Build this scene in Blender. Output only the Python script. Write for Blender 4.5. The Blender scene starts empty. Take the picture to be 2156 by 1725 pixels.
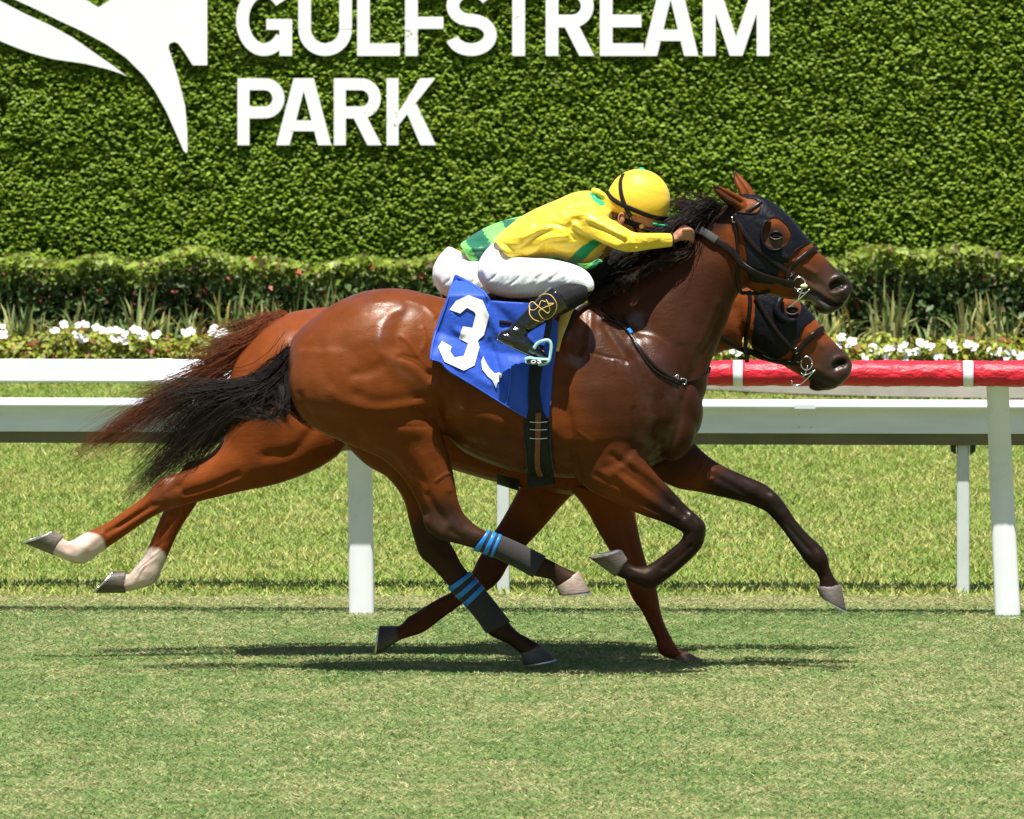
import bpy, bmesh, math, random
import numpy as np
from mathutils import Vector, Matrix
from mathutils.bvhtree import BVHTree

random.seed(7)
rng = np.random.default_rng(7)
scene = bpy.context.scene
COL = scene.collection
R = math.radians

# ------------------------------------------------------------------ camera, sky, sun, exposure
CAM = (0.0, -30.0, 2.6)
FPX = 15000.0            # focal length in drawing units (2156 units = picture width)
CX, HY = 1078.0, 100.0   # drawing column of the optical axis, drawing row of the horizon
cd = bpy.data.cameras.new('camera')
cam = bpy.data.objects.new('camera', cd); COL.objects.link(cam)
cam.location = CAM
cam.rotation_euler = (R(90), 0, 0)
cd.sensor_width = 36.0
cd.lens = 36.0 * FPX / 2156.0
cd.shift_y = -(862.5 - HY) / 2156.0
cd.clip_start = 0.5
cd.clip_end = 2000
cd.dof.use_dof = True
cd.dof.focus_distance = 29.6
cd.dof.aperture_fstop = 13.0
scene.camera = cam

SUN_EL, SUN_AZ = R(72), R(-5)     # azimuth measured from the camera side, minus = from the left
sun_dir = Vector((math.sin(SUN_AZ) * math.cos(SUN_EL), -math.cos(SUN_AZ) * math.cos(SUN_EL), math.sin(SUN_EL)))
world = bpy.data.worlds.new('World'); scene.world = world
world.use_nodes = True
wn = world.node_tree
sky = wn.nodes.new('ShaderNodeTexSky')
sky.sky_type = 'NISHITA'; sky.sun_disc = False
sky.sun_elevation = SUN_EL
sky.sun_rotation = math.atan2(sun_dir.x, sun_dir.y)
sky.air_density = 1.0; sky.dust_density = 1.2; sky.ozone_density = 1.0
bg = wn.nodes['Background']
wn.links.new(sky.outputs[0], bg.inputs[0])
bg.inputs[1].default_value = 0.050
sd = bpy.data.lights.new('sun', 'SUN'); so = bpy.data.objects.new('sun', sd); COL.objects.link(so)
sd.energy = 5.0; sd.angle = R(0.53); sd.color = (1.0, 0.955, 0.88)
so.rotation_euler = (-sun_dir).to_track_quat('-Z', 'Y').to_euler()
so.location = (0, -5, 20)
scene.view_settings.view_transform = 'Standard'
scene.view_settings.look = 'None'
scene.view_settings.exposure = 0.92
scene.view_settings.gamma = 1.0
scene.view_settings.use_curve_mapping = False
scene.render.engine = 'CYCLES'
scene.cycles.max_bounces = 6
scene.cycles.use_denoising = True

# ------------------------------------------------------------------ drawing helpers
# The elevation drawing: (u, v) in drawing units on a plane y metres from the origin -> a point in metres.
def W(u, v, y):
    s = (y + 30.0) / FPX
    return ((u - CX) * s, y, CAM[2] - (v - HY) * s)
def U(px, y=-0.4):                       # drawing units -> metres at depth y
    return px * (y + 30.0) / FPX
def proj(P):
    D = P[:, 1] + 30.0
    return np.stack([CX + FPX * P[:, 0] / D, HY + FPX * (CAM[2] - P[:, 2]) / D], 1)
# detail sheets of the drawing (enlarged), each with its own scale and corner
def sheet(ox, oy, k): return lambda pts: [(ox + p[0] * k, oy + p[1] * k) + tuple(p[2:]) for p in pts]
SA = sheet(1257.7, 323.4, 0.29158)
SB = sheet(862.4, 323.4, 0.31247)
SC = sheet(826.5, 539.0, 0.29155)
SE = sheet(682.7, 934.3, 0.29158)
SR = sheet(589.3, 589.3, 0.28331)       # hindquarters
SS = sheet(1149.9, 589.3, 0.28331)      # shoulder
SH = sheet(1473.3, 402.5, 0.17494)      # head of the near horse

# ------------------------------------------------------------------ object helpers
def prop(o, label=None, cat=None, group=None, kind=None):
    if label: o['label'] = label
    if cat: o['category'] = cat
    if group: o['group'] = group
    if kind: o['kind'] = kind
    return o
def empty(name, loc=(0, 0, 0), **k):
    o = bpy.data.objects.new(name, None); COL.objects.link(o)
    o.location = loc; o.empty_display_size = 0.1
    return prop(o, **k)
def origin_of(p):
    v = Vector((0, 0, 0))
    while p is not None:
        v += p.location; p = p.parent
    return v
def link(name, me, mat=None, parent=None, smooth=True, **k):
    """mesh given in world coordinates -> object, stored relative to its parent"""
    o = bpy.data.objects.new(name, me); COL.objects.link(o)
    if parent is not None:
        off = origin_of(parent)
        me.transform(Matrix.Translation(-off)); o.parent = parent
    if mat is not None and not me.materials: me.materials.append(mat)
    if smooth: me.shade_smooth()
    return prop(o, **k)
def mesh(name, V, F):
    me = bpy.data.meshes.new(name)
    me.from_pydata([tuple(map(float, v)) for v in V], [], F); me.update()
    return me
def fastmesh(name, V, tris=None, quads=None):
    me = bpy.data.meshes.new(name)
    V = np.asarray(V, np.float32); F = tris if tris is not None else quads
    F = np.asarray(F, np.int32); n, k = F.shape
    me.vertices.add(len(V)); me.vertices.foreach_set('co', V.ravel())
    me.loops.add(n * k); me.loops.foreach_set('vertex_index', F.ravel())
    me.polygons.add(n); me.polygons.foreach_set('loop_start', np.arange(n, dtype=np.int32) * k)
    me.update(calc_edges=True)
    return me
def set_col(me, name, C):
    a = me.attributes.new(name, 'FLOAT_COLOR', 'POINT')
    C = np.asarray(C, np.float32)
    if C.shape[1] == 3: C = np.concatenate([C, np.ones((len(C), 1), np.float32)], 1)
    a.data.foreach_set('color', C.ravel())
class Geo:
    def __init__(s): s.V = []; s.F = []
    def add(s, vf):
        V, F = vf; b = len(s.V)
        s.V += [tuple(map(float, v)) for v in V]; s.F += [tuple(i + b for i in f) for f in F]
        return s
    def me(s, name='m'): return mesh(name, s.V, s.F)
def recalc(me):
    bm = bmesh.new(); bm.from_mesh(me)
    bmesh.ops.recalc_face_normals(bm, faces=bm.faces); bm.to_mesh(me); bm.free(); return me

def cr(A, sub):
    """Catmull-Rom resample of the rows of A"""
    A = np.asarray(A, float); n = len(A)
    if n < 3: return np.array([A[0] + (A[-1] - A[0]) * t for t in np.linspace(0, 1, sub + 1)])
    P = np.vstack([2 * A[0] - A[1], A, 2 * A[-1] - A[-2]])
    out = []
    for i in range(n - 1):
        p0, p1, p2, p3 = P[i:i + 4]
        for t in np.linspace(0, 1, sub, endpoint=False):
            out.append(.5 * ((2 * p1) + (-p0 + p2) * t + (2 * p0 - 5 * p1 + 4 * p2 - p3) * t * t + (-p0 + 3 * p1 - 3 * p2 + p3) * t ** 3))
    out.append(A[-1])
    return np.array(out)
def loft(st, y0=0.0, n=24, sub=5, grow=0.0, sq=0.0, cap=True):
    """stations (u_a, v_a, u_b, v_b, half width in m, y offset, bias): a ring per station between the two edges a and b"""
    rows = [list(s) + [0.0] * (7 - len(s)) for s in st]
    S = cr(rows, sub); V = []; F = []
    for s in S:
        y = y0 + s[5]
        a = np.array(W(s[0], s[1], y)); b = np.array(W(s[2], s[3], y))
        c = (a + b) / 2; h = (a - b) / 2; L = np.linalg.norm(h)
        if L > 1e-9: h = h * (L + grow) / L
        w = max(s[4], .002) + grow
        for k in range(n):
            t = 2 * math.pi * k / n
            ct, st_ = math.cos(t), math.sin(t)
            e = 1.0 + sq * (abs(math.sin(2 * t)) ** 2)
            V.append(c + h * ct * e + np.array((0, 1, 0)) * w * st_ * e * (1 - s[6] * ct))
    m = len(S)
    for i in range(m - 1):
        for k in range(n):
            F.append((i * n + k, i * n + (k + 1) % n, (i + 1) * n + (k + 1) % n, (i + 1) * n + k))
    if cap:
        F.append(tuple(range(n - 1, -1, -1))); F.append(tuple(range((m - 1) * n, m * n)))
    return V, F
def tube(P, rad, n=8, sub=1, flat=None):
    """round tube through 3-D points; rad a number or one per point"""
    P = np.asarray(P, float); r = np.full(len(P), rad, float) if np.isscalar(rad) else np.asarray(rad, float)
    if sub > 1:
        A = cr(np.column_stack([P, r]), sub); P, r = A[:, :3], A[:, 3]
    T = np.gradient(P, axis=0); T /= np.linalg.norm(T, axis=1)[:, None] + 1e-12
    up = np.array((0, 1, 0.)); V = []; F = []
    nrm = None
    for i in range(len(P)):
        if nrm is None:
            nrm = np.cross(T[i], up)
            if np.linalg.norm(nrm) < .05: nrm = np.cross(T[i], (1, 0, 0))
        nrm = nrm - T[i] * np.dot(nrm, T[i]); nrm /= np.linalg.norm(nrm) + 1e-12
        bi = np.cross(T[i], nrm)
        for k in range(n):
            t = 2 * math.pi * k / n
            V.append(P[i] + r[i] * (math.cos(t) * nrm + math.sin(t) * bi * (flat or 1)))
    m = len(P)
    for i in range(m - 1):
        for k in range(n): F.append((i * n + k, i * n + (k + 1) % n, (i + 1) * n + (k + 1) % n, (i + 1) * n + k))
    F.append(tuple(range(n - 1, -1, -1))); F.append(tuple(range((m - 1) * n, m * n)))
    return V, F
def tubeS(pts, n=12, sub=3):
    """tube from drawing rows (u, v, y, radius in drawing units)"""
    P = [W(p[0], p[1], p[2]) for p in pts]; r = [U(p[3], p[2]) for p in pts]
    return tube(P, r, n, sub)
def ellipsoid(c, r, nu=20, nv=12, rot=None):
    V = [(0, 0, 1)]; F = []
    for j in range(1, nv):
        p = math.pi * j / nv
        for i in range(nu):
            t = 2 * math.pi * i / nu
            V.append((math.sin(p) * math.cos(t), math.sin(p) * math.sin(t), math.cos(p)))
    V.append((0, 0, -1)); last = len(V) - 1
    for i in range(nu):
        F.append((0, 1 + i, 1 + (i + 1) % nu)); F.append((last, last - nu + (i + 1) % nu, last - nu + i))
        for j in range(nv - 2):
            a = 1 + j * nu + i; b = 1 + j * nu + (i + 1) % nu
            F.append((a, a + nu, b + nu, b))
    M = rot or Matrix.Identity(3)
    return [tuple(M @ Vector((v[0] * r[0], v[1] * r[1], v[2] * r[2])) + Vector(c)) for v in V], F
def box(a, b):
    x0, y0, z0 = a; x1, y1, z1 = b
    V = [(x0, y0, z0), (x1, y0, z0), (x1, y1, z0), (x0, y1, z0), (x0, y0, z1), (x1, y0, z1), (x1, y1, z1), (x0, y1, z1)]
    return V, [(0, 3, 2, 1), (4, 5, 6, 7), (0, 1, 5, 4), (1, 2, 6, 5), (2, 3, 7, 6), (3, 0, 4, 7)]
def bevel(o, w=0.004, seg=2, angle=35):
    m = o.modifiers.new('bevel', 'BEVEL'); m.width = w; m.segments = seg; m.limit_method = 'ANGLE'; m.angle_limit = R(angle); return o

def remesh(geo, voxel, name):
    tmp = bpy.data.objects.new('tmp', recalc(geo.me('tmp'))); COL.objects.link(tmp)
    m = tmp.modifiers.new('r', 'REMESH'); m.mode = 'VOXEL'; m.voxel_size = voxel; m.adaptivity = 0.0
    dg = bpy.context.evaluated_depsgraph_get(); dg.update()
    me = bpy.data.meshes.new_from_object(tmp.evaluated_get(dg)); me.name = name
    old = tmp.data; bpy.data.objects.remove(tmp); bpy.data.meshes.remove(old)
    return me
def getV(me):
    a = np.empty(len(me.vertices) * 3, np.float32); me.vertices.foreach_get('co', a); return a.reshape(-1, 3).astype(float)
def setV(me, V): me.vertices.foreach_set('co', np.asarray(V, np.float32).ravel()); me.update()
def getE(me):
    a = np.empty(len(me.edges) * 2, np.int32); me.edges.foreach_get('vertices', a); return a.reshape(-1, 2)
def getN(me):
    a = np.empty(len(me.vertices) * 3, np.float32); me.vertex_normals.foreach_get('vector', a); return a.reshape(-1, 3).astype(float)
def lap(V, E, deg):
    out = np.empty_like(V)
    for k in range(V.shape[1]):
        out[:, k] = np.bincount(E[:, 0], V[E[:, 1], k], len(V)) + np.bincount(E[:, 1], V[E[:, 0], k], len(V))
    return out / deg[:, None]
def smooth(me, it, w=None, taubin=True):
    V = getV(me); E = getE(me)
    deg = np.maximum(np.bincount(E.ravel(), minlength=len(V)), 1).astype(float)
    w = np.ones(len(V)) if w is None else w
    for i in range(it):
        V = V + (.5 * w)[:, None] * (lap(V, E, deg) - V)
        if taubin: V = V - (.52 * w)[:, None] * (lap(V, E, deg) - V)
    setV(me, V); return me
def pdist(Q, pts):
    """distance of 2-D points Q to polyline pts"""
    pts = np.asarray(pts, float); d = np.full(len(Q), 1e9)
    if len(pts) == 1: return np.hypot(*(Q - pts[0]).T)
    for a, b in zip(pts[:-1], pts[1:]):
        ab = b - a; t = np.clip(((Q - a) @ ab) / (ab @ ab + 1e-9), 0, 1)
        d = np.minimum(d, np.hypot(*(Q - (a + t[:, None] * ab)).T))
    return d
def inpoly(Q, poly):
    poly = np.asarray(poly, float); n = len(poly); ins = np.zeros(len(Q), bool)
    x, y = Q[:, 0], Q[:, 1]; j = n - 1
    for i in range(n):
        xi, yi = poly[i]; xj, yj = poly[j]
        c = ((yi > y) != (yj > y)) & (x < (xj - xi) * (y - yi) / (yj - yi + 1e-12) + xi)
        ins ^= c; j = i
    return ins
def sculpt(me, strokes):
    """strokes: (points, radius, amplitude in mm[, (y centre, y tolerance)]) raise or sink muscle along a line"""
    V = getV(me); N = getN(me); Q = proj(V); D = np.zeros(len(V))
    for s in strokes:
        pts, rad, amp = s[:3]
        d = pdist(Q, cr(pts, 4) if len(pts) > 2 else pts)
        g = np.exp(-(d / rad) ** 2) * np.clip(np.abs(N[:, 1]) * 1.6, 0, 1)
        if len(s) > 3 and s[3] is not None: g = g * np.exp(-((V[:, 1] - s[3][0]) / s[3][1]) ** 4)
        D += amp * .001 * g
    setV(me, V + N * D[:, None]); return me
def sstep(a, b, x):
    t = np.clip((x - a) / (b - a), 0, 1); return t * t * (3 - 2 * t)
_nz = {}
def vnoise(P, seed=0):
    """smooth value noise, P (n, k) with k 2 or 3"""
    k = P.shape[1]; key = (seed, k)
    if key not in _nz: _nz[key] = np.random.default_rng(seed + 100).random((64,) * k)
    G = _nz[key]; i = np.floor(P).astype(int); f = P - i; f = f * f * (3 - 2 * f)
    out = 0
    for c in range(2 ** k):
        o = [(c >> b) & 1 for b in range(k)]
        w = 1.0
        for b in range(k): w = w * (f[:, b] if o[b] else 1 - f[:, b])
        out = out + w * G[tuple(((i[:, b] + o[b]) % 64) for b in range(k))]
    return out
# ------------------------------------------------------------------ materials
def mat(name, col=(.5, .5, .5), rough=.5, spec=.5, metal=0.0, attr=None, var=0.0, vscale=30, bump=0.0, bscale=80, bdist=.01,
        stretch=(1, 1, 1), rot=(0, 0, 0), coat=0.0, sheen=0.0, trans=0.0, rvar=0.0, rscale=8, detail=4, aniso=None):
    m = bpy.data.materials.new(name); m.use_nodes = True
    nt = m.node_tree; p = nt.nodes['Principled BSDF']; L = nt.links.new
    p.inputs['Base Color'].default_value = (*col, 1); p.inputs['Roughness'].default_value = rough
    p.inputs['Specular IOR Level'].default_value = spec; p.inputs['Metallic'].default_value = metal
    p.inputs['Coat Weight'].default_value = coat; p.inputs['Coat Roughness'].default_value = .15
    p.inputs['Sheen Weight'].default_value = sheen
    src = None
    tc = nt.nodes.new('ShaderNodeTexCoord'); mp = nt.nodes.new('ShaderNodeMapping'); L(tc.outputs['Object'], mp.inputs[0])
    mp.inputs['Scale'].default_value = stretch; mp.inputs['Rotation'].default_value = rot
    if attr:
        a = nt.nodes.new('ShaderNodeAttribute'); a.attribute_name = attr; src = a.outputs['Color']
    if var > 0:
        nz = nt.nodes.new('ShaderNodeTexNoise'); nz.inputs['Scale'].default_value = vscale; nz.inputs['Detail'].default_value = detail
        L(mp.outputs[0], nz.inputs['Vector'])
        mr = nt.nodes.new('ShaderNodeMapRange'); mr.inputs['From Min'].default_value = .3; mr.inputs['From Max'].default_value = .7
        mr.inputs['To Min'].default_value = 1 - var; mr.inputs['To Max'].default_value = 1 + var; L(nz.outputs['Fac'], mr.inputs['Value'])
        mx = nt.nodes.new('ShaderNodeVectorMath'); mx.operation = 'MULTIPLY'
        if src is not None: L(src, mx.inputs[0])
        else: mx.inputs[0].default_value = col
        L(mr.outputs[0], mx.inputs[1]); src = mx.outputs[0]
    if src is not None: L(src, p.inputs['Base Color'])
    if rvar > 0:
        n2 = nt.nodes.new('ShaderNodeTexNoise'); n2.inputs['Scale'].default_value = rscale; L(tc.outputs['Object'], n2.inputs['Vector'])
        m2 = nt.nodes.new('ShaderNodeMapRange'); m2.inputs['From Min'].default_value = .35; m2.inputs['From Max'].default_value = .65
        m2.inputs['To Min'].default_value = rough - rvar; m2.inputs['To Max'].default_value = rough + rvar
        L(n2.outputs['Fac'], m2.inputs['Value']); L(m2.outputs[0], p.inputs['Roughness'])
    if bump > 0:
        n3 = nt.nodes.new('ShaderNodeTexNoise'); n3.inputs['Scale'].default_value = bscale; n3.inputs['Detail'].default_value = 5
        L(mp.outputs[0], n3.inputs['Vector'])
        b = nt.nodes.new('ShaderNodeBump'); b.inputs['Strength'].default_value = bump; b.inputs['Distance'].default_value = bdist
        L(n3.outputs['Fac'], b.inputs['Height']); L(b.outputs[0], p.inputs['Normal'])
    if trans > 0:
        tr = nt.nodes.new('ShaderNodeBsdfTranslucent'); ms = nt.nodes.new('ShaderNodeMixShader'); ms.inputs[0].default_value = trans
        if src is not None: L(src, tr.inputs[0])
        else: tr.inputs[0].default_value = (*col, 1)
        out = nt.nodes['Material Output']
        L(p.outputs[0], ms.inputs[1]); L(tr.outputs[0], ms.inputs[2]); L(ms.outputs[0], out.inputs[0])
    return m
M = {}
M['soil'] = mat('soil', (.135, .165, .055), .95, .2, var=.45, vscale=9, detail=10, bump=.5, bscale=40, bdist=.03)
M['mulch'] = mat('mulch', (.05, .03, .02), .95, .2, var=.5, vscale=20)
M['path'] = mat('path_concrete', (.42, .39, .35), .85, .3, var=.12, vscale=4, bump=.2, bscale=60)
M['turf'] = mat('turf_blades', attr='tint', rough=.55, spec=.25, trans=.25)
M['leaf'] = mat('wall_leaves', attr='tint', rough=.5, spec=.25, trans=.3)
M['leaf2'] = mat('shrub_leaves', attr='tint', rough=.5, spec=.4, trans=.25)
M['petal'] = mat('white_petals', (.85, .85, .83), .6, .3, trans=.2)
M['letter'] = mat('sign_white', (.88, .88, .88), .5, .4, var=.03, vscale=5)
M['backing'] = mat('wall_backing', (.035, .06, .010), .9, .2, var=.4, vscale=14)
M['white'] = mat('rail_white', (.80, .82, .87), .35, .5, var=.04, vscale=6, rvar=.1)
M['alu'] = mat('rail_paint_weathered', (.76, .81, .93), .4, .5, var=.07, vscale=3, stretch=(1, 1, 6))
M['under_shade'] = mat('rail_underside', (.13, .12, .07), .35, .5, var=.2, vscale=4)  # dark olive paints in the recess's shade and the grass it reflects
M['postgrey'] = mat('post_grey', (.55, .60, .60), .45, .4, var=.08, vscale=7)
M['pad'] = mat('red_vinyl', (.60, .016, .035), .42, .4, var=.08, vscale=12, bump=.5, bscale=25, bdist=.02, stretch=(1, 1, 2))
M['black'] = mat('black_metal', (.02, .02, .02), .5, .4)
def coat_mat(name, r_dry, r_wet, spec):
    """short hair: colour from the painted coat, gloss from the painted sweat, fine hair grain and faint veins as relief"""
    m = mat(name, attr='coat', rough=r_dry, spec=spec, var=.10, vscale=16, detail=8)
    nt = m.node_tree; p = nt.nodes['Principled BSDF']; L = nt.links.new; nn = nt.nodes.new
    p.inputs['Specular Tint'].default_value = (1.0, .72, .52, 1)
    a = [x for x in nt.nodes if x.type == 'ATTRIBUTE'][0]; tc = [x for x in nt.nodes if x.type == 'TEX_COORD'][0]
    n1 = nn('ShaderNodeTexNoise'); n1.inputs['Scale'].default_value = 13; n1.inputs['Detail'].default_value = 6; L(tc.outputs['Object'], n1.inputs['Vector'])
    mr = nn('ShaderNodeMapRange'); mr.inputs['From Min'].default_value = .38; mr.inputs['From Max'].default_value = .60; L(n1.outputs['Fac'], mr.inputs['Value'])
    mu = nn('ShaderNodeMath'); mu.operation = 'MULTIPLY'; L(a.outputs['Alpha'], mu.inputs[0]); L(mr.outputs[0], mu.inputs[1])
    m2 = nn('ShaderNodeMapRange'); m2.inputs['To Min'].default_value = r_dry; m2.inputs['To Max'].default_value = r_wet; L(mu.outputs[0], m2.inputs['Value']); L(m2.outputs[0], p.inputs['Roughness'])
    cw = nn('ShaderNodeMath'); cw.operation = 'MULTIPLY'; cw.inputs[1].default_value = .95; L(mu.outputs[0], cw.inputs[0]); L(cw.outputs[0], p.inputs['Coat Weight']); p.inputs['Coat Roughness'].default_value = .30
    mp = nn('ShaderNodeMapping'); mp.inputs['Scale'].default_value = (1, 1, 2.4); mp.inputs['Rotation'].default_value = (0, .5, 0); L(tc.outputs['Object'], mp.inputs[0])
    h1 = nn('ShaderNodeTexNoise'); h1.inputs['Scale'].default_value = 170; h1.inputs['Detail'].default_value = 4; L(mp.outputs[0], h1.inputs['Vector'])
    h2 = nn('ShaderNodeTexNoise'); h2.inputs['Scale'].default_value = 24; h2.inputs['Detail'].default_value = 3; L(mp.outputs[0], h2.inputs['Vector'])
    v = nn('ShaderNodeTexNoise'); v.inputs['Scale'].default_value = 5.5; v.inputs['Detail'].default_value = 2; v.inputs['Distortion'].default_value = .7; L(tc.outputs['Object'], v.inputs['Vector'])
    s = nn('ShaderNodeMath'); s.operation = 'SUBTRACT'; s.inputs[1].default_value = .5; L(v.outputs['Fac'], s.inputs[0])
    ab = nn('ShaderNodeMath'); ab.operation = 'ABSOLUTE'; L(s.outputs[0], ab.inputs[0])
    vr = nn('ShaderNodeMapRange'); vr.interpolation_type = 'SMOOTHSTEP'; vr.inputs['From Min'].default_value = 0; vr.inputs['From Max'].default_value = .016; vr.inputs['To Min'].default_value = 1; vr.inputs['To Max'].default_value = 0; L(ab.outputs[0], vr.inputs['Value'])
    b1 = nn('ShaderNodeBump'); b1.inputs['Strength'].default_value = .32; b1.inputs['Distance'].default_value = .0026; L(h1.outputs['Fac'], b1.inputs['Height'])
    b2 = nn('ShaderNodeBump'); b2.inputs['Strength'].default_value = .15; b2.inputs['Distance'].default_value = .007; L(h2.outputs['Fac'], b2.inputs['Height']); L(b1.outputs[0], b2.inputs['Normal'])
    b3 = nn('ShaderNodeBump'); b3.inputs['Strength'].default_value = .07; b3.inputs['Distance'].default_value = .003; L(vr.outputs[0], b3.inputs['Height']); L(b2.outputs[0], b3.inputs['Normal'])
    L(b3.outputs[0], p.inputs['Normal']); L(b3.outputs[0], p.inputs['Coat Normal']); return m
M['coat'] = coat_mat('horse_coat', .42, .32, .13)
M['coat2'] = coat_mat('horse_coat_dry', .44, .34, .13)
M['hair_black'] = mat('horse_hair', attr='tint', rough=.48, spec=.28)
M['eye'] = mat('eye_dark', (.006, .0035, .003), .14, .3)
M['hoof'] = mat('hoof_horn', attr='tint', rough=.5, spec=.4, var=.25, vscale=40, bump=.25, bscale=60, stretch=(1, 1, 4))
M['shoe'] = mat('horseshoe_steel', (.62, .62, .64), .35, .5, metal=.9, var=.1)
M['bandage'] = mat('bandage_charcoal', (.035, .033, .034), .92, .15, var=.15, vscale=160, bump=.3, bscale=250, bdist=.003, sheen=.15)
M['tape'] = mat('blue_tape', (.012, .19, .62), .3, .5, var=.05, vscale=40, bump=.15, bscale=60, bdist=.004)
M['cloth'] = mat('blue_saddle_cloth', (.018, .075, .47), .6, .3, var=.05, vscale=60, bump=.35, bscale=9, bdist=.03, sheen=.1)
M['clothwhite'] = mat('white_print', (.82, .82, .84), .6, .3, bump=.15, bscale=14, bdist=.01)
M['stitch'] = mat('blue_stitching', (.05, .13, .60), .7, .2)
M['leather'] = mat('dark_leather', (.013, .008, .007), .28, .2, var=.2, vscale=90, bump=.15, bscale=150, bdist=.002)
M['leather_grey'] = mat('grey_rubber_grip', (.055, .056, .056), .8, .25, var=.12, vscale=150, bump=.4, bscale=260, bdist=.003)
M['leather_brown'] = mat('brown_leather', (.16, .055, .03), .5, .4, var=.25, vscale=60)
M['elastic'] = mat('black_elastic', (.012, .012, .013), .7, .25, var=.1, vscale=120)
M['hood'] = mat('black_nylon_hood', (.0055, .006, .009), .42, .16, bump=.45, bscale=32, bdist=.012)
M['steel'] = mat('bit_steel', (.75, .75, .74), .18, .5, metal=1.0)
M['pale'] = mat('pale_rubber', (.5, .52, .28), .5, .4)
M['foam'] = mat('yellow_foam', (.62, .40, .10), .85, .2, var=.08, vscale=40)
M['silk'] = mat('racing_silk', attr='tint', rough=.40, spec=.4, sheen=.2, bump=.5, bscale=9, bdist=.03, stretch=(.7, 1, 1.9), rot=(0, R(-32), 0))
M['breeches'] = mat('white_breeches', (.80, .80, .84), .5, .35, bump=.5, bscale=13, bdist=.022, stretch=(2.6, 1, .45), rot=(0, R(-38), 0))
M['patent'] = mat('boot_leather', (.006, .006, .007), .12, .6, coat=.5, bump=.12, bscale=14, bdist=.02)
M['legging'] = mat('black_legging', (.01, .01, .011), .75, .2, bump=.15, bscale=60, bdist=.004)
M['gold'] = mat('gold_thread', (.68, .44, .13), .45, .4)
M['skin'] = mat('skin', (.42, .19, .115), .48, .4, var=.1, vscale=40)
M['helmet'] = mat('yellow_cap', (.74, .50, .035), .48, .35, bump=.3, bscale=10, bdist=.02, sheen=.1)
M['green'] = mat('green_trim', (.0, .42, .19), .4, .4)
M['strapblack'] = mat('black_strap', (.012, .011, .011), .7, .2)
M['mint'] = mat('mint_stirrup', (.33, .55, .54), .3, .5)
M['goggle'] = mat('goggle', (.03, .02, .015), .1, .6, coat=.6)
# ------------------------------------------------------------------ the ground
g = Geo(); g.add(([(-300, -40, -.012), (300, -40, -.012), (300, 500, -.012), (-300, 500, -.012)], [(0, 1, 2, 3)]))
link('ground', g.me('ground'), M['soil'], kind='structure', smooth=False)

def blades(name, n, yr, hgt, wid, dens_fn, colfn, lean=.9, xlean=.5, base=0.0, margin=1.9):
    """grass blades: tapered leaves between two depths, spread evenly over the ground in view and a little beyond"""
    y = yr[0] + (yr[1] - yr[0]) * rng.random(n * 2)
    half = (y + 30) * .0735 + margin
    keep = rng.random(n * 2) < half / half.max()
    y = y[keep][:n]; half = half[keep][:n]; n = len(y)
    x = (rng.random(n) * 2 - 1) * half
    P = np.column_stack([x, y]); dn = dens_fn(P)
    k = rng.random(n) < dn; x, y, P = x[k], y[k], P[k]; n = len(x)
    h = hgt[0] + (hgt[1] - hgt[0]) * rng.random(n); w = wid * (.7 + .6 * rng.random(n))
    a = rng.random(n) * 2 * np.pi
    ln = lean * h * rng.random(n)
    tx = np.cos(a) * ln + xlean * (rng.random(n) - .5) * 2; ty = np.sin(a) * ln
    b = a + np.pi / 2 + rng.normal(0, .5, n)
    wx, wy = np.cos(b) * w / 2, np.sin(b) * w / 2 * .6
    V = np.empty((n, 3, 3)); wx, wy = wx * 1.35, wy * 1.35
    V[:, 0] = np.column_stack([x - wx, y - wy, np.full(n, base)]); V[:, 1] = np.column_stack([x + wx, y + wy, np.full(n, base)])
    V[:, 2] = np.column_stack([x + tx, y + ty, base + h])
    T = np.arange(n)[:, None] * 3 + np.array([[0, 1, 2]])
    me = fastmesh(name, V.reshape(-1, 3), tris=T)
    C = np.repeat(colfn(P, n), 3, 0)
    set_col(me, 'tint', C); return me
def fbm(P, s, seed): return (vnoise(P * s, seed) + .5 * vnoise(P * s * 2.1, seed + 1) + .25 * vnoise(P * s * 4.3, seed + 2)) / 1.75
def track_col(P, n):
    f = fbm(P * np.array([.7, .55]), 1.0, 3); f2 = fbm(P * np.array([3.0, 2.6]), 1.0, 9); f3 = fbm(P * np.array([13., 10.]), 1.0, 17)
    dry = np.clip(sstep(.38, .62, f * .28 + f2 * .30 + f3 * .42) * .66 + .04, 0, 1); dk = (.78 + .44 * fbm(P * np.array([9., 8.]), 1.0, 23))[:, None]
    edge = np.exp(-((P[:, 1] - (3.55 - .06 * P[:, 0])) / .35) ** 2) * .8
    pick = rng.random(n) < np.clip(dry + edge, 0, .92)
    g0 = np.array([.118, .220, .066]) * (.8 + .4 * rng.random((n, 1))) * dk; g1 = np.array([.42, .40, .19]) * (.7 + .5 * rng.random((n, 1)))
    g2 = np.array([.23, .31, .090]) * (.8 + .4 * rng.random((n, 1))) * dk
    c = np.where(pick[:, None], g1, np.where(rng.random((n, 1)) < .35, g2, g0)); return c
def infield_col(P, n):
    f = fbm(P * np.array([1.2, 1.0]), 1.1, 21); f3 = fbm(P * np.array([9., 6.]), 1.0, 27)
    pick = rng.random(n) < .12 + .6 * sstep(.38, .64, f * .45 + f3 * .55)
    g0 = np.array([.225, .32, .055]) * (.78 + .44 * rng.random((n, 1))); g1 = np.array([.40, .40, .12]) * (.8 + .4 * rng.random((n, 1)))
    return np.where(pick[:, None], g1, g0)
ones = lambda P: np.ones(len(P))
t0 = blades('track_grass', 620000, (-7.5, 3.75), (.003, .013), .0052, ones, track_col, lean=1.0, xlean=.030)
link('track_grass', t0, M['turf'], smooth=False, label='short mown green and straw turf of the racing track', cat='grass', kind='stuff')
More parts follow.
